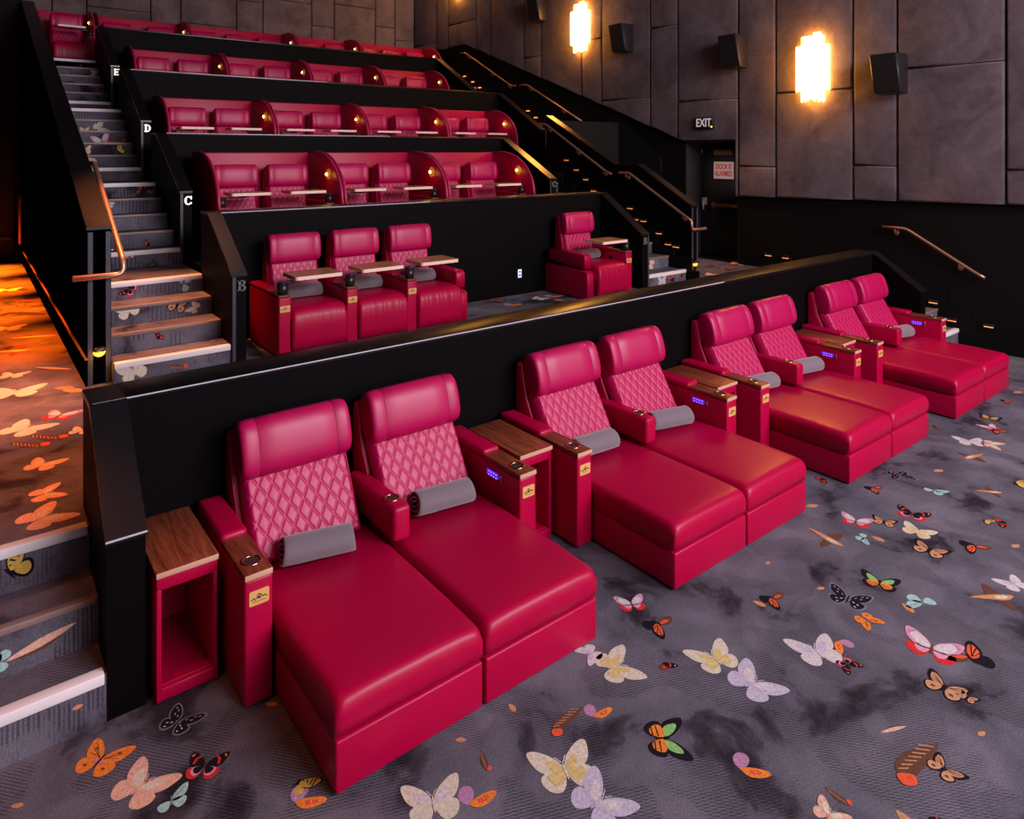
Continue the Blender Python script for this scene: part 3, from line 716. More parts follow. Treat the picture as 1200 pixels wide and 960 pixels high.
# row letters on the guard posts: slab-serif strokes
def letter_mesh(ch, h, m):
    b = MB(); w = h * .78; t = h * .21; s = h * .10
    def bx(x0, x1, z0, z1): b.box(x0 - w / 2, x1 - w / 2, -.008, 0, z0 - h / 2, z1 - h / 2)
    def arc(cx, cz, rx, rz, a0, a1, tt, n=14):
        pts_o, pts_i = [], []
        for k in range(n + 1):
            a = math.radians(a0 + (a1 - a0) * k / n)
            pts_o.append((cx + rx * math.cos(a) - w / 2, cz + rz * math.sin(a) - h / 2)); pts_i.append((cx + (rx - tt) * math.cos(a) - w / 2, cz + (rz - s) * math.sin(a) - h / 2))
        for k in range(n): b.prism([pts_o[k], pts_o[k + 1], pts_i[k + 1], pts_i[k]], 'y', -.008, 0)
    if ch == 'E':
        bx(.1 * w, .1 * w + t, 0, h); bx(0, w, 0, s); bx(0, w, h - s, h); bx(.1 * w, .72 * w, h / 2 - s / 2, h / 2 + s / 2); bx(w - s, w, 0, .3 * h); bx(w - s, w, .7 * h, h); bx(.64 * w, .74 * w, .36 * h, .64 * h)
    elif ch == 'D':
        bx(.1 * w, .1 * w + t, 0, h); bx(0, .45 * w, 0, s); bx(0, .45 * w, h - s, h); arc(.42 * w, h / 2, .58 * w, h / 2, -90, 90, t)
    elif ch == 'C':
        arc(.52 * w, h / 2, .52 * w, h / 2, 42, 318, t); bx(w - s, w, .62 * h, h); bx(.84 * w, w, .12 * h, .3 * h)
    else:
        bx(.1 * w, .1 * w + t, 0, h); bx(0, .5 * w, 0, s); bx(0, .5 * w, h - s, h); bx(.1 * w, .5 * w, .47 * h, .47 * h + s); arc(.45 * w, .27 * h, .52 * w, .28 * h, -90, 90, t * .9); arc(.45 * w, .76 * h, .46 * w, .245 * h, -90, 90, t * .9)
    return b.mesh('letter', m)
for ch, y0, zt, m, lab in (('B', 6.93, 1.565, LETTERDIM, 'unlit letter B on the black post nearest the left stairs foot'), ('C', 8.99, 2.275, LETTERLIT, 'glowing white letter C on the stair post'),
        ('D', 11.34, 3.205, LETTERLIT, 'glowing white letter D on the stair post'), ('E', 13.98, 4.266, LETTERLIT, 'glowing white letter E on the highest stair post')):
    tag(obj('row_letter', letter_mesh(ch, .105, m), None, (XG0 + .085, y0 - .007, zt - .115)), lab, 'row letter', 'row letters on the stair posts')
for ch, x, y0, zt, lab in (('B', 7.96, 6.92, 1.52, 'dim letter B on the black post right of the lone recliner'), ('C', 7.99, 8.99, 2.285, 'dim letter C on the post below the gold sloping ledge')):
    tag(obj('row_letter', letter_mesh(ch, .10, mat('dim_letter', (.20, .17, .17), .4)), None, (x, y0 - .007, zt - .10)), lab, 'row letter', 'row letters on the stair posts')

# wall sconces with tiers of crystal rods
def sconce(y, z, label):
    o = empty('wall_sconce', (XR - .085, y, z), label, 'wall light', 'crystal wall sconces')
    obj('back_plate', MB().box(-.03, 0, -.16, .16, -.48, .48, .01).mesh('back_plate', BRASS), o)
    def rods(name, rad, zt, zb, n, jit, th=.016):
        b = MB()
        for k in range(n):
            a = PI * (k + .5) / n
            yy, xx = rad * math.cos(a), -.03 - rad * .62 * math.sin(a)
            j = random.uniform(-jit, jit)
            b.cyl((xx, yy, zb + j), (xx, yy, zt + j * .3), th, n=6)
        obj(name, b.mesh(name, CRYSTAL), o)
    rods('crystal_tier', .18, .55, .37, 14, .02)
    rods('crystal_tier', .275, .39, -.34, 24, .01)
    rods('crystal_tier', .19, -.22, -.51, 18, .03)
    obj('rim', MB().cyl((-.09, -.05, .56), (-.09, -.15, .56), .045, n=12).mesh('rim', CRYSTAL), o)
    l = D.lights.new('sconce_light', 'POINT'); l.energy = SCONCE_W; l.color = (1, .46, .10); l.shadow_soft_size = .16
    lo = D.objects.new('sconce_light', l); COL.objects.link(lo); lo.location = (XR - .46, y, z); 
sconce(5.94, 4.09, 'glowing crystal wall sconce between the two large speakers')
sconce(11.43, 5.52, 'glowing crystal wall sconce above the right stairs')
sconce(16.45, 7.66, 'glowing crystal wall sconce highest up near the back corner')

# speakers
def speaker(y, z, label):
    o = empty('wall_speaker', (XR - .085, y, z), label, 'speaker', 'black wall speakers')
    b = MB(); b.prism([(-.27, -.27), (-.05, -.30), (-.05, .29), (-.39, .29)], 'y', -.20, .20, r=.012)
    obj('cabinet', b.mesh('cabinet', SPEAKERBLACK), o)
    g = MB(); 
    g.prism([(-.282, -.255), (-.268, -.255), (-.382, .275), (-.396, .275)], 'y', -.185, .185)
    obj('grille', g.mesh('grille', GRILLE), o)
    k = MB(); k.box(-.06, 0, -.05, .05, -.09, .09, .006)
    obj('bracket', k.mesh('bracket', BLACKPLASTIC), o)
    o.rotation_euler.z = -.06
speaker(4.66, 3.90, 'black wedge wall speaker just past the large lit sconce')
speaker(7.33, 4.53, 'black wedge wall speaker above the exit sign')
speaker(10.03, 5.11, 'black wedge wall speaker beside the upper lit sconce')
speaker(12.75, 6.16, 'black wedge wall speaker cut off by the photo top')

# handrails
def rail(pts, label, brackets, bdir, r=.021, group='copper handrails'):
    o0 = Vector(pts[0])
    o = empty('handrail', tuple(o0), label, 'handrail', group)
    path = []
    P = [Vector(p) - o0 for p in pts]
    for i, p in enumerate(P):
        if 0 < i < len(P) - 1:
            d0 = (P[i - 1] - p); d1 = (P[i + 1] - p)
            k = min(.06, d0.length * .4, d1.length * .4)
            a, c = p + d0.normalized() * k, p + d1.normalized() * k
            for t in (0, .25, .5, .75, 1): path.append(a * (1 - t) ** 2 + p * 2 * t * (1 - t) + c * t * t)
        else: path.append(p)
    obj('rail', MB().tube(path, r).mesh('rail', RAILCOPPER), o)
    for bp in brackets:
        p = Vector(bp) - o0; n = Vector(bdir)
        b = MB(); b.tube([p, p + Vector((0, 0, -.07)), p + Vector((0, 0, -.08)) + n * .075], .008, 8)
        b.cyl(tuple(p + Vector((0, 0, -.08)) + n * .066), tuple(p + Vector((0, 0, -.08)) + n * .079), .036, n=16)
        obj('bracket', b.mesh('bracket', RAILCOPPER), o)
xr = XR - .08
rail([(xr, 4.86, 1.60), (xr, 4.52, 1.60), (xr, 3.62, 1.07), (xr, 3.50, 1.01)], 'copper handrail alone on the black wall at the far right', [(xr, 4.68, 1.60), (xr, 3.82, 1.18)], (1, 0, 0))
rail([(xr, 16.35, 5.52), (xr, 16.15, 5.52), (xr, 14.05, 4.44), (xr, 13.85, 4.42)], 'thin copper handrail on the dark wall, highest of all', [(xr, 16.0, 5.44), (xr, 14.9, 4.87), (xr, 14.15, 4.49)], (1, 0, 0))
rail([(xr, 13.7, 4.42), (xr, 13.4, 4.41), (xr, 11.45, 3.44)], 'copper handrail ending above the gold ledge, second from the top', [(xr, 13.3, 4.36), (xr, 12.1, 3.76)], (1, 0, 0))
xg = 8.92
rail([(xg, 10.5, 3.30), (xg, 10.27, 3.28), (xg, 8.62, 2.38), (xg, 8.52, 2.36)], 'copper handrail on the black guard below the gold ledge', [(xg, 10.2, 3.24), (xg, 9.4, 2.80), (xg, 8.72, 2.43)], (1, 0, 0))
rail([(xg, 8.33, 2.38), (xg, 8.10, 2.38), (xg, 6.80, 1.66), (xg, 6.80, 1.53), (9.22, 6.76, 1.53)], 'copper handrail beside the exit door with a hooked lower end', [(xg, 8.18, 2.38), (xg, 6.98, 1.76)], (1, 0, 0))
xl = 1.11
rail([(xl - .02, 8.85, 2.62), (xl, 8.75, 2.62), (xl, 7.02, 1.79), (xl, 6.99, 1.66), (.73, 6.99, 1.66)], 'copper handrail on the left stairs returning across the black post', [(xl, 8.5, 2.50), (xl, 7.3, 1.92)], (-1, 0, 0), .026)

# night lights low on the posts, socket, pull handle
def night(x, y, z, label):
    o = empty('night_light', (x, y, z), label, 'night light', 'amber night lights on the posts')
    obj('cover', MB().box(-.048, .048, -.05, 0, .0, .045, .02, 3).mesh('cover', BLACKPLASTIC), o)
    lens = MB()
    lens.sweep([[(rr * math.cos(t), -.002 - .9 * rr * math.sin(t), zz) for t in [PI * k / 12 for k in range(13)]] for rr, zz in ((.048, .0), (.047, -.012), (.038, -.03), (.018, -.042))])
    obj('lens', lens.mesh('lens', NIGHTLIGHT), o)
    l = D.lights.new('night_glow', 'POINT'); l.energy = 1.2; l.color = (1, .42, .06); l.shadow_soft_size = .04
    lo = D.objects.new('night_glow', l); COL.objects.link(lo); lo.location = (x, y - .12, z - .06)
night(.937, 7.08, .985, 'amber night light on the grey-edged post of the left stairs')
night(9.08, 6.87, .98, 'amber night light on the post beside the lone recliner')
so = empty('wall_socket', (6.26, Y_C, 1.0), 'small glowing white socket low on the black wall behind the lone recliner', 'socket')
obj('plate', MB().box(-.032, .032, -.008, 0, -.06, .06, .004).mesh('plate', SOCKETGLOW), so)
for dz in (.025, -.025): obj('outlet', MB().box(-.014, .014, -.011, -.006, dz - .011, dz + .011, .003).mesh('outlet', BLACKPLASTIC), so)
ph = empty('pull_handle', (.80, 14.9, 1.13), 'upright pink-lit pull handle deep in the entry passage', 'door handle')
obj('bar', MB().tube([(-.03, 0, 0), (-.03, 0, .84)], .022).mesh('bar', PINKHANDLE), ph)
for z in (.08, .76): obj('mount', MB().cyl((-.03, 0, z), (.045, 0, z), .012).mesh('mount', BLACKPLASTIC), ph)
# ------------------------------------------------------------------ upholstery shapes
def lean_frame(y0, z0, lean):
    """local (s up the back, d out of the back) -> (y, z); lean degrees from vertical, leaning to +y"""
    a = math.radians(lean); ca, sa = math.cos(a), math.sin(a)
    return lambda s, d: (y0 + s * sa - d * ca, z0 + s * ca + d * sa)

def bolster(hw, fr, s0, s1, d0, d1, r, seam=.36, n=6):
    """pillow along x with closed rounded profile; seam: x of the stitched ring"""
    prof = []
    for k in range(32):
        t = 2 * PI * k / 32; ct, st_ = math.cos(t), math.sin(t)
        prof.append(((s1 - s0) / 2 * math.copysign(abs(ct) ** .72, ct), (d1 - d0) / 2 * math.copysign(abs(st_) ** .72, st_)))
    xs, fs, ms = [], [], []
    stations = [(-1.0, .74), (-.990, .86), (-.960, .945), (-.90, .985)]
    X = [(-hw * -t * -1 if False else hw * t, f) for t, f in stations]
    sx = seam
    X += [(-sx - .006, 1.0), (-sx - .002, .978), (-sx + .002, .978), (-sx + .006, 1.0), (-sx * .5, 1.006), (0, 1.01), (sx * .5, 1.006), (sx - .006, 1.0), (sx - .002, .978), (sx + .002, .978), (sx + .006, 1.0)]
    X += [(-hw * t, f) for t, f in reversed(stations)]
    secs = []
    for x, f in X:
        sec = []
        for a, b in prof:
            y, z = fr((s0 + s1) / 2 + a * f, (d0 + d1) / 2 + b * f)
            sec.append((x, y, z))
        secs.append(sec)
    mats = []
    for (x0, f0), (x1, f1) in zip(X, X[1:]): mats.append(1 if f0 == f1 == .978 else 0)
    return MB().sweep(secs, mats=mats)

def quilt(hw, fr, L, thick, dw=.082, dl=.135, nu=200, nv=110, groove=.0065):
    b = MB(); V = []
    for j in range(nv + 1):
        s = L * j / nv; row = []
        for i in range(nu + 1):
            x = -hw + 2 * hw * i / nu
            u, v = x / dw, s / dl
            a, c = u + v, u - v
            g = min(abs(a - round(a)), abs(c - round(c)))
            puff = (1 - (1 - min(1, g / .20)) ** 2.0) * .7 + .3 * min(1, g / .5)
            ex = min(1, (hw - abs(x)) / .035); es = min(1, min(s + .01, L - s) / .035)
            edge = (1 - (1 - ex) ** 2) * (1 - (1 - es) ** 2)
            d = thick * (.35 + .65 * max(0, edge)) - groove + groove * puff * max(0, edge)
            y, z = fr(s, d); row.append(b.bm.verts.new((x, y, z)))
        V.append(row)
    for j in range(nv):
        for i in range(nu):
            f = b.bm.faces.new((V[j][i], V[j][i + 1], V[j + 1][i + 1], V[j + 1][i])); f.smooth = True
    # closing skirt
    loop = V[0][:] + [V[j][nu] for j in range(1, nv + 1)] + V[nv][:nu][::-1] + [V[j][0] for j in range(nv - 1, 0, -1)]
    lo = []
    for w in loop:
        # foot of the vertex on the d = 0 plane
        y, z = w.co.y, w.co.z
        y0, z0 = fr(0, 0); y1, z1 = fr(1, 0); t = (y - y0) * (y1 - y0) + (z - z0) * (z1 - z0)
        fy, fz = fr(t, -.02); lo.append(b.bm.verts.new((w.co.x, fy, fz)))
    n = len(loop)
    for k in range(n):
        f = b.bm.faces.new((loop[k], lo[k], lo[(k + 1) % n], loop[(k + 1) % n])); f.smooth = True
    return b

def cup(b_ring, x, y, z, r=.045):
    ring = MB(); ring.ring((x, y, z - .004), r, r * .80, .009)
    well = MB(); well.cyl((x, y, z + .0008), (x, y, z + .0018), r * .82, n=24)
    return ring.mesh('cup_ring', COPPER), well.mesh('cup_well', CUPDARK)

def plaque_mesh(x, y, z, w, h):
    b = MB(); b.prism([(x + u, z + v) for u, v in rounded(w, h, .008, 3)], 'y', y - .004, y)
    return b.mesh('plaque', BRASS)
def plaque_mark_mesh(x, y, z, w):
    """small dark crest: two wings rising to a round centre"""
    b = MB(); yy = y - .0055
    pts = [(-.40, -.06), (-.26, .02), (-.20, -.10), (-.08, .12), (0, .17), (.10, .10), (.20, -.02), (.27, .05), (.40, -.08)]
    for (u0, v0), (u1, v1) in zip(pts, pts[1:]):
        b.prism([(x + u0 * w, z + v0 * w - .028 * w), (x + u1 * w, z + v1 * w - .028 * w), (x + u1 * w, z + v1 * w + .028 * w), (x + u0 * w, z + v0 * w + .028 * w)], 'y', yy, yy + .002)
    b.prism([(x + p[0], z + p[1]) for p in ell(0, .0, .10 * w, .07 * w)], 'y', yy, yy + .002)
    b.prism([(x - .3 * w, z - .19 * w), (x + .3 * w, z - .19 * w), (x + .3 * w, z - .17 * w), (x - .3 * w, z - .17 * w)], 'y', yy, yy + .002)
    return b.mesh('plaque_mark', mat('plaque_print', (.05, .025, .01), .6) if 'plaque_print' not in D.materials else D.materials['plaque_print'])

# ------------------------------------------------------------------ front row: chaise recliners (origin: seat centre, chaise front, floor)
SEATZ = .405
def chaise(sx, name_label, loc):
    """sx=-1: wood-topped arm on the left and the shared centre arm on the right; sx=+1: wood-topped arm on the right"""
    o = empty('chaise_recliner', loc, name_label, 'recliner', 'crimson chaise recliners in the front row')
    hw = .389
    # plinth under the footrest cushion
    obj('base', MB().box(-hw + .004, hw - .004, .004, 1.25, .012, .238, .012, 3).mesh('base', LEATHER), o)
    # seat cushion with a full rounded front
    secs = []; N = 30
    def prof(x):
        t = abs(x) / hw
        crown = .016 * (1 - t ** 4)
        side = max(0, (abs(x) - (hw - .045)) / .045)
        drop = .045 * (1 - math.sqrt(max(0, 1 - side * side)))
        wr = .0045 * math.sin(x * 46 + 1.3 * math.sin(x * 21)) * max(0, 1 - abs(x - .13) / .24)
        top = SEATZ + crown - drop
        P = [(.03 + drop * .4, .247), (.0 + drop * .3, .262), (-.006 + drop * .4 - wr, .30), (-.007 + drop * .5 - wr * .8, .345), (.001 + drop * .5, top - .034), (.014 + drop * .5, top - .014), (.036 + drop * .4, top - .003), (.075, top + .001), (.14, top + .003), (.35, top + .006), (.8, top + .004), (1.26, top - .01), (1.30, top - .05), (1.30, .26), (1.27, .247)]
        return P
    xs = [-hw + 2 * hw * (.5 - .5 * math.cos(PI * k / N)) for k in range(N + 1)]
    for x in xs: secs.append([(x, y, z) for y, z in prof(x)])
    obj('seat_cushion', MB().sweep(secs).mesh('seat_cushion', LEATHER), o)
    # back
    fr = lean_frame(1.21, .40, 31)
    bx = .02 * (1 if sx > 0 else -1)
    q = quilt(.33, fr, .50, .075); q_me = q.mesh('back_quilt', LEATHER_Q)
    for v in q_me.vertices: v.co.x += bx
    obj('back_quilt', q_me, o)
    fr2 = lean_frame(1.478, .828, 17)
    h = bolster(.342, fr2, -.03, .305, -.02, .185, .085, seam=.240)
    hm = h.mesh('headrest', LEATHER_Q, SEAM)
    for v in hm.vertices: v.co.x += bx
    obj('headrest', hm, o)
    sh = MB(); sh.prism([(1.20, .25), (1.49, .80), (1.545, 1.06), (1.60, 1.06), (1.612, 1.0), (1.612, .05), (1.20, .05)], 'x', bx - .362, bx + .362, r=.02, seg=3)
    # piping lines on the shell edges
    obj('back_shell', sh.mesh('back_shell', LEATHER), o)
    for s in (-1, 1): obj('piping', MB().tube([(bx + s * .355, 1.205, .30), (bx + s * .355, 1.483, .80), (bx + s * .355, 1.54, 1.05)], .004, 6).mesh('piping', PIPING), o)
    # wood-topped arm
    a0, a1 = (.402, .542) if sx > 0 else (-.542, -.402)
    arm = obj('armrest', MB().box(a0, a1, .716, 1.61, .012, .632, .014, 3).mesh('armrest', LEATHER), o)
    obj('arm_pad', MB().box(a0 - .002, a1 + .002, 1.112, 1.608, .628, .690, .026, 4).mesh('arm_pad', LEATHER), arm)
    wt = MB(); wt.box(a0 + .001, a1 - .001, .718, 1.115, .633, .662, .003)
    obj('wood_top', wt.mesh('wood_top', WOOD), arm)
    obj('edge_band', MB().box(a0 + .002, a1 - .002, .713, .719, .634, .661, .001).mesh('edge_band', WOODEDGE), arm)
    cx = (a0 + a1) / 2
    r, w = cup(None, cx, .835, .662, .050)
    obj('cup_ring', r, arm); obj('cup_well', w, arm)
    obj('plaque', plaque_mesh(cx, .716, .540, .098, .072), arm)
    obj('plaque_mark', plaque_mark_mesh(cx, .716, .540, .098), arm)
    if sx > 0:
        c = obj('control_panel', MB().box(a0 - .004, a0 + .004, .945, 1.075, .545, .585, .008).mesh('control_panel', PANELGLOW), o)
        dots = MB()
        for k in range(4):
            for zz in (.552, .575): dots.box(a0 - .006, a0 - .003, .960 + .027 * k, .970 + .027 * k, zz - .003, zz + .003)
        obj('control_icons', dots.mesh('control_icons', PANELDOT), c)
        obj('usb_tab', MB().box(a0 - .012, a0 + .004, .905, .918, .537, .59, .003).mesh('usb_tab', CHROME), c)
    else:
        x0, x1 = .372, .490
        c = obj('centre_arm', MB().box(x0, x1, .885, 1.52, .424, .632, .028, 4).mesh('centre_arm', LEATHER), o)
        r, w = cup(None, (x0 + x1) / 2, 1.02, .632, .048)
        obj('cup_ring', r, c); obj('cup_well', w, c)
    return o
PODX = [1.232 + 2.243 * k for k in range(4)]
CHAISE_Y = 2.778
lab = ['crimson chaise recliner nearest the black end post, left half of its pair',
       'crimson chaise recliner in the foremost pair, right half with violet panel',
       'crimson chaise recliner in the second pair from the foreground, left half',
       'crimson chaise recliner in the second pair from the foreground, right half with violet panel',
       'crimson chaise recliner in the third pair from the foreground, left half',
       'crimson chaise recliner in the third pair from the foreground, right half with violet panel',
       'crimson chaise recliner in the farthest pair, left half',
       'crimson chaise recliner in the farthest pair by the right steps, right half']
cl = chaise(-1, lab[0], (PODX[0] + .391, CHAISE_Y, 0)); cr = chaise(1, lab[1], (PODX[0] + 1.180, CHAISE_Y, 0))
for k in range(1, 4):
    copy_tree(cl, (PODX[k] + .391, CHAISE_Y, 0), lab[2 * k]); copy_tree(cr, (PODX[k] + 1.180, CHAISE_Y, 0), lab[2 * k + 1])

# side tables between the pairs (origin: centre of the front, on the carpet)
def side_table(w, loc, label):
    o = empty('side_table', loc, label, 'side table', 'walnut topped side tables')
    d = .62; t = .028; hw = w / 2
    top = MB(); top.box(-hw, hw, 0, d, .632, .660, .003)
    top = obj('table_top', top.mesh('table_top', WOOD), o)
    obj('edge_band', MB().box(-hw + .002, hw - .002, -.005, .001, .633, .659, .001).mesh('edge_band', WOODEDGE), top)
    ap = MB(); ap.box(-hw + .003, hw - .003, .004, d - .01, .565, .632, .008, 3)
    obj('apron', ap.mesh('apron', LEATHER), o)
    for s in (-1, 1):
        obj('side_panel', MB().box(min(s * (hw - .003), s * (hw - t)), max(s * (hw - .003), s * (hw - t)), .004, d - .01, .012, .57, .006).mesh('side_panel', LEATHER), o)
    obj('back_panel', MB().box(-hw + t, hw - t, d - .04, d - .01, .05, .57).mesh('back_panel', LEATHER), o)
    bt = MB(); bt.box(-hw + t - .003, hw - t + .003, .006, d - .012, .012, .075, .006).box(-hw + t, hw - t, .03, .04, .07, .082, .002)
    obj('bottom_shelf', bt.mesh('bottom_shelf', LEATHER), o)
    return o
st = side_table(.298, (.893, 3.79, 0), 'walnut topped crimson side table with open front beside the black end post')
for k, l in enumerate(('walnut topped side table between the first and second chaise pairs', 'walnut topped side table between the second and third chaise pairs', 'walnut topped side table between the third and farthest chaise pairs')):
    side = copy_tree(st, (PODX[k] + 1.908, 3.715, 0), l)

# rolled blankets
def blanket_mesh(w, a, b_, turns=2.6):
    mb = MB(); th = .012
    outer, inner = [], []
    n = 66
    def R(t): return 1 - .80 * t
    pts = []
    for k in range(n + 1):
        t = k / n; ang = -PI / 2 - 2 * PI * turns * t
        pts.append((a * R(t) * math.cos(ang), b_ * R(t) * math.sin(ang), ang))
    secs_o = pts; 
    X = [(-w / 2, .93), (-w / 2 + .008, .985), (-w / 2 + .03, 1), (-w * .18, 1.012), (-w * .02, .995), (w * .12, 1.012), (w / 2 - .03, 1), (w / 2 - .008, .985), (w / 2, .93)]
    R_ = []
    for x, f in X:
        so, si = [], []
        for (y, z, ang) in pts:
            ny, nz = math.cos(ang), math.sin(ang)
            so.append(mb.bm.verts.new((x + .012 * math.sin(ang * 1.1) * (1 if x < 0 else -.6), y * f, z * f)))
            si.append(mb.bm.verts.new((x + .012 * math.sin(ang * 1.1) * (1 if x < 0 else -.6), (y - ny * th) * f, (z - nz * th) * f)))
        R_.append((so, si))
    for (A, a2), (B, b2) in zip(R_, R_[1:]):
        for k in range(n):
            f = mb.bm.faces.new((A[k], A[k + 1], B[k + 1], B[k])); f.smooth = True; f.material_index = 0
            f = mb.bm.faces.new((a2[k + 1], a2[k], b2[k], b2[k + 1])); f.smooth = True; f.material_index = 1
        f = mb.bm.faces.new((A[0], B[0], b2[0], a2[0])); f = mb.bm.faces.new((A[n], a2[n], b2[n], B[n]))
    for (A, a2) in (R_[0], R_[-1]):
        for k in range(n):
            f = mb.bm.faces.new((A[k], a2[k], a2[k + 1], A[k + 1])); f.material_index = 0
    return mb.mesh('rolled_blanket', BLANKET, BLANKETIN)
BL = blanket_mesh(.40, .100, .080)
def blanket(x, y, z, rz, label, sc=1):
    o = obj('rolled_blanket', BL, None, (x, y, z + .080 * sc), math.radians(rz)); o.scale = (sc, sc, sc)
    tag(o, label, 'blanket', 'grey rolled blankets')
zt = SEATZ + .022
blanket(PODX[0] + .362, 3.825, zt, -14, 'rolled grey blanket on the recliner nearest the black end post')
blanket(PODX[0] + 1.222, 3.848, zt, -8, 'rolled grey blanket on the right half of the foremost chaise pair')
blanket(PODX[1] + .34, 3.83, zt, -4, 'rolled grey blanket on the second chaise pair, left half')
blanket(PODX[1] + 1.20, 3.80, zt, -14, 'rolled grey blanket on the second chaise pair, right half')
blanket(PODX[2] + .37, 3.84, zt, -10, 'rolled grey blanket on the third chaise pair, left half')
blanket(PODX[2] + 1.215, 3.84, zt, -10, 'rolled grey blanket on the third chaise pair, right half')
blanket(PODX[3] + 1.185, 3.84, zt, -12, 'rolled grey blanket on the farthest chaise pair by the right steps')

# ------------------------------------------------------------------ upright recliners with swivel tables (origin: seat centre, arm front line, floor)
def recliner_meshes():
    M = {}
    M['base'] = MB().box(-.30, .30, .06, .96, .012, .30, .02, 3).mesh('base', LEATHER)
    hw = .292; secs = []; N = 44
    for k in range(N + 1):
        x = -hw + 2 * hw * k / N
        t = abs(x) / hw
        side = max(0, (abs(x) - (hw - .04)) / .04); drop = .04 * (1 - math.sqrt(max(0, 1 - side * side)))
        w = .0016 * math.sin(x * 95 + 1.6 * math.sin(x * 33)) * (1 - t ** 3)
        top = .475 + .012 * (1 - t ** 4) - drop
        P = [(.03, .06), (-.035 + drop * .5, .075), (-.050 + drop * .5 - w, .16), (-.055 + drop * .5 - w * 1.4, .28), (-.048 + drop * .5 - w * 1.4, .38), (-.025 + drop * .5 - w, top - .045), (.01 + drop * .4, top - .012), (.06, top), (.2, top + .006), (.45, top - .006), (.66, top - .03), (.70, .40), (.70, .30), (.06, .29)]
        secs.append([(x, y, z) for y, z in P])
    M['seat'] = MB().sweep(secs).mesh('seat', LEATHER)
    fr = lean_frame(.655, .44, 14)
    M['back_quilt'] = quilt(.272, fr, .42, .07, dw=.075, dl=.12, nu=130, nv=70).mesh('back_quilt', LEATHER_Q)
    M['headrest'] = bolster(.285, lean_frame(.765, .845, 6), -.015, .30, -.015, .160, .07, seam=.205).mesh('headrest', LEATHER_Q, SEAM)
    M['back_shell'] = MB().prism([(.62, .25), (.74, .84), (.775, 1.10), (.83, 1.11), (.87, 1.0), (.93, .20), (.93, .05), (.62, .05)], 'x', -.288, .288, r=.02, seg=3).mesh('back_shell', LEATHER)
    return M
RM = recliner_meshes()
def tall_arm_meshes(s):
    c = .355 * s; hw = .062
    m = {}
    m['armrest'] = MB().box(c - hw, c + hw, 0, .90, .012, .60, .014, 3).mesh('armrest', LEATHER)
    m['arm_pad'] = MB().box(c - hw - .002, c + hw + .002, .36, .90, .596, .645, .022, 4).mesh('arm_pad', LEATHER)
    m['wood_top'] = MB().box(c - hw + .001, c + hw - .001, .003, .36, .601, .624, .003).mesh('wood_top', WOOD)
    m['plaque'] = plaque_mesh(c, 0, .49, .10, .062)
    m['plaque_mark'] = plaque_mark_mesh(c, 0, .49, .10)
    r, w = cup(None, c, .25, .624, .042); m['cup_ring'] = r; m['cup_well'] = w
    # swivel table: post, bracket, board
    m['tray_post'] = MB().cyl((c, .065, .62), (c, .065, .735), .050, n=20).cyl((c, .065, .735), (c, .065, .752), .052, .044, n=20).mesh('tray_post', BLACKPLASTIC)
    b = MB(); b.box(min(c, c - s * .30), max(c, c - s * .30), .045, .085, .738, .758, .006).box(c - s * .30 - .05, c - s * .30 + .05, .0, .16, .752, .766, .004)
    m['tray_bracket'] = b.mesh('tray_bracket', BLACKPLASTIC)
    t = MB(); t.prism([(c - s * (.335) + u, .125 + v) for u, v in rounded(.50, .38, .03, 4)], 'z', .767, .803, m_side=1)
    m['tray_board'] = t.mesh('tray_board', TRAYWOOD, TRAYEDGE)
    return m
TA = {-1: tall_arm_meshes(-1), 1: tall_arm_meshes(1)}
def short_arm_meshes(s):
    c = .362 * s; hw = .066
    m = {}
    m['side_base'] = MB().prism([(.05, .012), (.05, .36), (.09, .395), (.93, .43), (.93, .012)], 'x', c - hw, c + hw, r=.014, seg=3).mesh('side_base', LEATHER)
    m['arm_block'] = MB().prism([(.10, .43), (.10, .595), (.13, .628), (.85, .645), (.85, .47), (.13, .425)], 'x', c - hw, c + hw, r=.02, seg=3).mesh('arm_block', LEATHER)
    r, w = cup(None, c, .22, .628, .042); m['cup_ring'] = r; m['cup_well'] = w
    return m
SA = {-1: short_arm_meshes(-1), 1: short_arm_meshes(1)}
def recliner(loc, label, tall, short=None, tray=True, group=None, detail=2):
    o = empty('recliner', loc, label, 'recliner', group)
    for k in ('base', 'seat', 'back_shell', 'back_quilt', 'headrest'): obj(k, RM[k], o)
    if tall:
        m = TA[tall]
        arm = obj('armrest', m['armrest'], o)
        for k in ('arm_pad', 'wood_top') + (('plaque', 'plaque_mark', 'cup_ring', 'cup_well') if detail > 1 else ()): obj(k, m[k], arm)
        if tray:
            p = obj('tray_post', m['tray_post'], o); obj('tray_bracket', m['tray_bracket'], p)
            obj('tray_board', m['tray_board'], o)
    if short:
        m = SA[short]
        obj('side_base', m['side_base'], o)
        a = obj('short_armrest', m['arm_block'], o); obj('cup_ring', m['cup_ring'], a); obj('cup_well', m['cup_well'], a)
    return o
GB = 'upright recliners behind the first low wall'
YB = 6.80
recliner((2.85, YB, Z_B), 'crimson upright recliner nearest the B post, first of the three together', -1, None, True, GB)
recliner((3.57, YB, Z_B), 'crimson upright recliner in the middle of the three together', -1, None, True, GB)
recliner((4.29, YB, Z_B), 'crimson upright recliner at the far end of the three, with a low cup arm', -1, 1, True, GB)
lone = recliner((7.13, YB, Z_B), 'lone crimson recliner with its own table, standing apart from the three', 1, -1, True, GB)
b = MB(); b.cyl((.292, .30, .50), (.288, .30, .50), .034, n=20)
obj('round_control', b.mesh('round_control', BLACKPLASTIC), lone)
zs = Z_B + .478
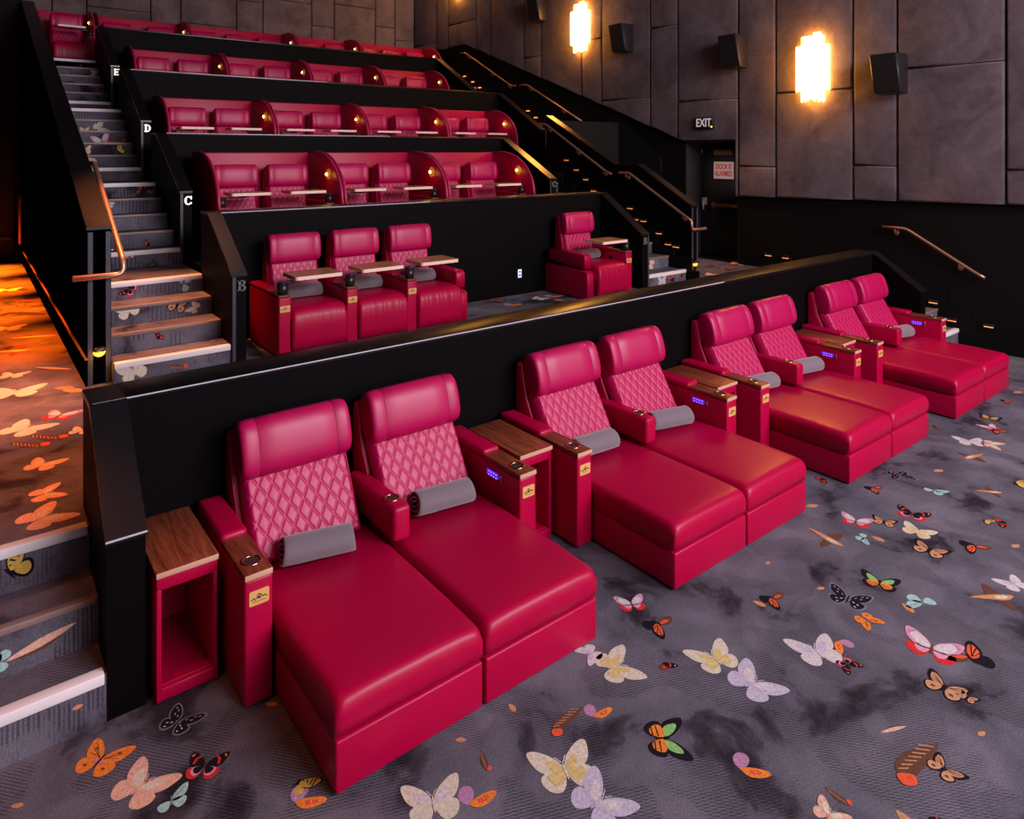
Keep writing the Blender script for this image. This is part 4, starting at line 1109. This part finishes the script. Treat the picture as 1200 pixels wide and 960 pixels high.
for (x, l) in ((2.85, 'rolled grey blanket on the recliner nearest the B post'), (3.57, 'rolled grey blanket on the middle one of three upright recliners'), (4.29, 'rolled grey blanket on the end recliner with the low cup arm'), (7.13, 'rolled grey blanket on the lone recliner')):
    blanket(x + .03, YB + .52, zs, -2, l, .98)

# pods: back panel, two curved wings, amber lamp
def wing_outline():
    pts = [(.0, .012), (.0, .62)]
    for k in range(1, 13):
        a = PI - (PI / 2) * k / 12
        pts.append((.90 + .90 * math.cos(a), .62 + .70 * math.sin(a)))
    pts += [(1.20, 1.32), (1.20, .012)]
    return pts
WING = MB().prism(wing_outline(), 'x', -.024, .024, r=.012, seg=3).mesh('wing', LEATHER)
def piping_path(x): return [(x, y, z) for y, z in wing_outline()[:-1]]
WPIPE = MB().tube(piping_path(0), .016, 8).mesh('edge_roll', PIPING)
def lamp_meshes():
    ring = MB(); base = MB(); bulb = MB()
    base.cyl((0, 0, 0), (-.008, 0, 0), .078, n=24)
    n = 24
    prof = [(.070, -.008), (.066, -.022), (.05, -.032), (.028, -.036)]
    prev = None
    for r, x in prof:
        cur = [ring.bm.verts.new((x, r * math.cos(2 * PI * k / n), r * .82 * math.sin(2 * PI * k / n))) for k in range(n)]
        if prev:
            for k in range(n):
                f = ring.bm.faces.new((prev[k], prev[(k + 1) % n], cur[(k + 1) % n], cur[k])); f.smooth = True
        prev = cur
    v = bmesh.ops.create_uvsphere(bulb.bm, u_segments=14, v_segments=8, radius=.024)['verts']
    bmesh.ops.translate(bulb.bm, verts=v, vec=(-.030, 0, 0))
    for f in bulb.bm.faces: f.smooth = True
    return base.mesh('lamp_base', BRASS), ring.mesh('lamp_glass', AMBERGLASS), bulb.mesh('lamp_bulb', AMBERBULB)
LM = lamp_meshes()
def pod(x0, x1, y, z, label, group, lamp=True):
    o = empty('seating_pod', (x0, y, z), label, 'seating pod', group)
    w = x1 - x0
    obj('back_panel', MB().box(.03, w - .03, 1.14, 1.20, .012, 1.315, .014, 3).mesh('back_panel', LEATHER), o)
    for k, x in enumerate((.026, w - .026)):
        wg = obj('wing', WING, o, (x, 0, 0))
        obj('edge_roll', WPIPE, wg)
    if lamp:
        b = obj('lamp', LM[0], o, (w - .051, .40, 1.01)); obj('lamp_glass', LM[1], b); obj('lamp_bulb', LM[2], b)
        if lamp > 1:
            l = D.lights.new('pod_lamp', 'POINT'); l.energy = .5; l.color = (1, .48, .08); l.shadow_soft_size = .04
            lo = D.objects.new('pod_lamp', l); COL.objects.link(lo); lo.location = (x0 + w - .16, y + .38, z + 1.01)
    return o
ORD = ['first', 'second', 'third', 'fourth', 'fifth']
ORDS = ['first', 'second', 'third', 'fourth', 'fifth', 'sixth', 'seventh', 'eighth', 'ninth', 'tenth', 'eleventh', 'twelfth']
EDGES = [2.42, 4.08, 5.77, 7.49, 9.21]
def pod_row(nm, z, yfront, edges, seats, tray, detail, lampk, rowphrase):
    i = 0
    for k, (a, c) in enumerate(zip(edges, edges[1:])):
        pod(a, c, yfront, z, 'crimson curved-wing seating pod in %s, %s from the lettered post' % (rowphrase, ORD[k]), 'seating pods ' + nm, lampk)
        n = seats[k]; w = c - a
        for j in range(n):
            cx = a + .475 + (w - .95) * j / max(1, n - 1)
            if n == 2: cx = a + (.475 if j == 0 else w - .475)
            t = -1 if j == 0 else (1 if j == n - 1 else 0)
            recliner((cx, yfront + .17, z), 'crimson recliner in %s, %s seat from the lettered post' % (rowphrase, ORDS[i]), t, None, tray, 'recliners ' + nm, detail)
            i += 1
pod_row('beside letter C', Z_C, 8.88, EDGES[:4], [2, 2, 2], True, 2, 2, 'the pod row beside letter C')
pod_row('beside letter D', Z_D, 11.48, EDGES, [2, 2, 2, 2], True, 1, 2, 'the pod row beside letter D')
pod_row('beside letter E', Z_E, 14.08, EDGES, [2, 2, 2, 2], False, 1, 1, 'the pod row beside letter E')
YT = 17.05
pod_row('in the topmost row', Z_F, YT, [2.25, 4.10, 6.63, 8.40, 10.90], [2, 3, 2, 3], False, 1, 1, 'the topmost pod row')
pod(.46, 2.20, YT, Z_F, 'crimson seating pod standing at the head of the left stairs', 'seating pods in the topmost row', 1)
recliner((1.70, YT - .35, Z_F), 'crimson recliner facing down the left stairs from the very top', 1, None, True, 'recliners in the topmost row', 1)
recliner((.95, YT - .35, Z_F), 'crimson recliner at the very top, mostly hidden by the sloping black wall', -1, None, True, 'recliners in the topmost row', 1)

# ------------------------------------------------------------------ lights
def area(name, loc, target, sx, sy, energy, col):
    l = D.lights.new(name, 'AREA'); l.shape = 'RECTANGLE'; l.size = sx; l.size_y = sy; l.energy = energy; l.color = col
    o = D.objects.new(name, l); COL.objects.link(o); o.location = loc
    o.rotation_euler = (Vector(target) - Vector(loc)).to_track_quat('-Z', 'Y').to_euler()
    return o
area('stage_light', (6.4, -5.6, 6.2), (5.2, 6, 1.4), 8, 4, KEY_W, (1, .87, .985))
area('screen_light', (4.5, -5.7, 2.6), (4.8, 6, .6), 8, 2.5, SCREEN_W, (1, .88, .98))
area('overhead_fill_front', (6.0, 1.5, 8.3), (6.0, 1.6, 0), 5, 2.5, FILL_W, (.96, .93, 1))  # unseen overhead fill, added to lighten the seat tops
area('overhead_fill_upper', (5.5, 9.5, 8.3), (5.5, 12.5, 0), 5, 2.5, FILL2_W, (1, .88, .92))  # unseen overhead fill, added for the upper rows
def spot(name, loc, target, energy, col, size=70, blend=.7, soft=.12):
    l = D.lights.new(name, 'SPOT'); l.energy = energy; l.color = col; l.spot_size = math.radians(size); l.spot_blend = blend; l.shadow_soft_size = soft
    o = D.objects.new(name, l); COL.objects.link(o); o.location = loc
    o.rotation_euler = (Vector(target) - Vector(loc)).to_track_quat('-Z', 'Y').to_euler()
for y, z, e in ((14.8, 3.1, 3600), (13.0, 3.3, 3300), (11.0, 3.5, 2900), (9.0, 3.7, 1700), (7.2, 3.9, 800), (5.6, 4.0, 420), (3.2, 4.2, 90)):  # the nearest, before the front steps, is added for warm spill on the carpet
    spot('passage_downlight', (.05, y, z), (.10, y, .7), e * PASS, (1, .125, .003) if y > 8 else (1, .22, .06), 46, .9)
spot('door_sign_fill', (9.6, 7.6, 2.75), (11.5, 8.05, 2.3), 70, (1, .78, .74), 26)  # added fill spot, brightens the white sign in the door recess
spot('stair_warm_fill', (1.45, 7.75, 5.2), (1.45, 7.55, 1.0), 1500, (1, .30, .10), 34)  # added warm fill over the first flight, stands in for passage light
spot('exit_downlight', (10.2, 7.2, 4.4), (10.0, 7.0, .7), 160, (1, .40, .12), 70)
spot('step_downlight', (10.3, 4.2, 3.6), (10.3, 3.7, .2), 60, (1, .45, .18), 70)

w = D.worlds.new('world'); w.use_nodes = True; bpy.context.scene.world = w
w.node_tree.nodes['Background'].inputs['Color'].default_value = (.5, .45, .55, 1)
w.node_tree.nodes['Background'].inputs['Strength'].default_value = .02

# ------------------------------------------------------------------ camera
cam = D.cameras.new('camera'); cam.sensor_width = 36; cam.lens = 24.48; cam.shift_y = -(480 - 177.5) / 1200; cam.clip_end = 100
co = D.objects.new('camera', cam); COL.objects.link(co)
co.location = (0, 0, 2.75); co.rotation_euler = (PI / 2, 0, -math.radians(38.2))
sc = bpy.context.scene
sc.camera = co
sc.view_settings.view_transform = 'Standard'; sc.view_settings.look = 'None'; sc.view_settings.gamma = 1; sc.view_settings.use_curve_mapping = False
sc.view_settings.exposure = 0
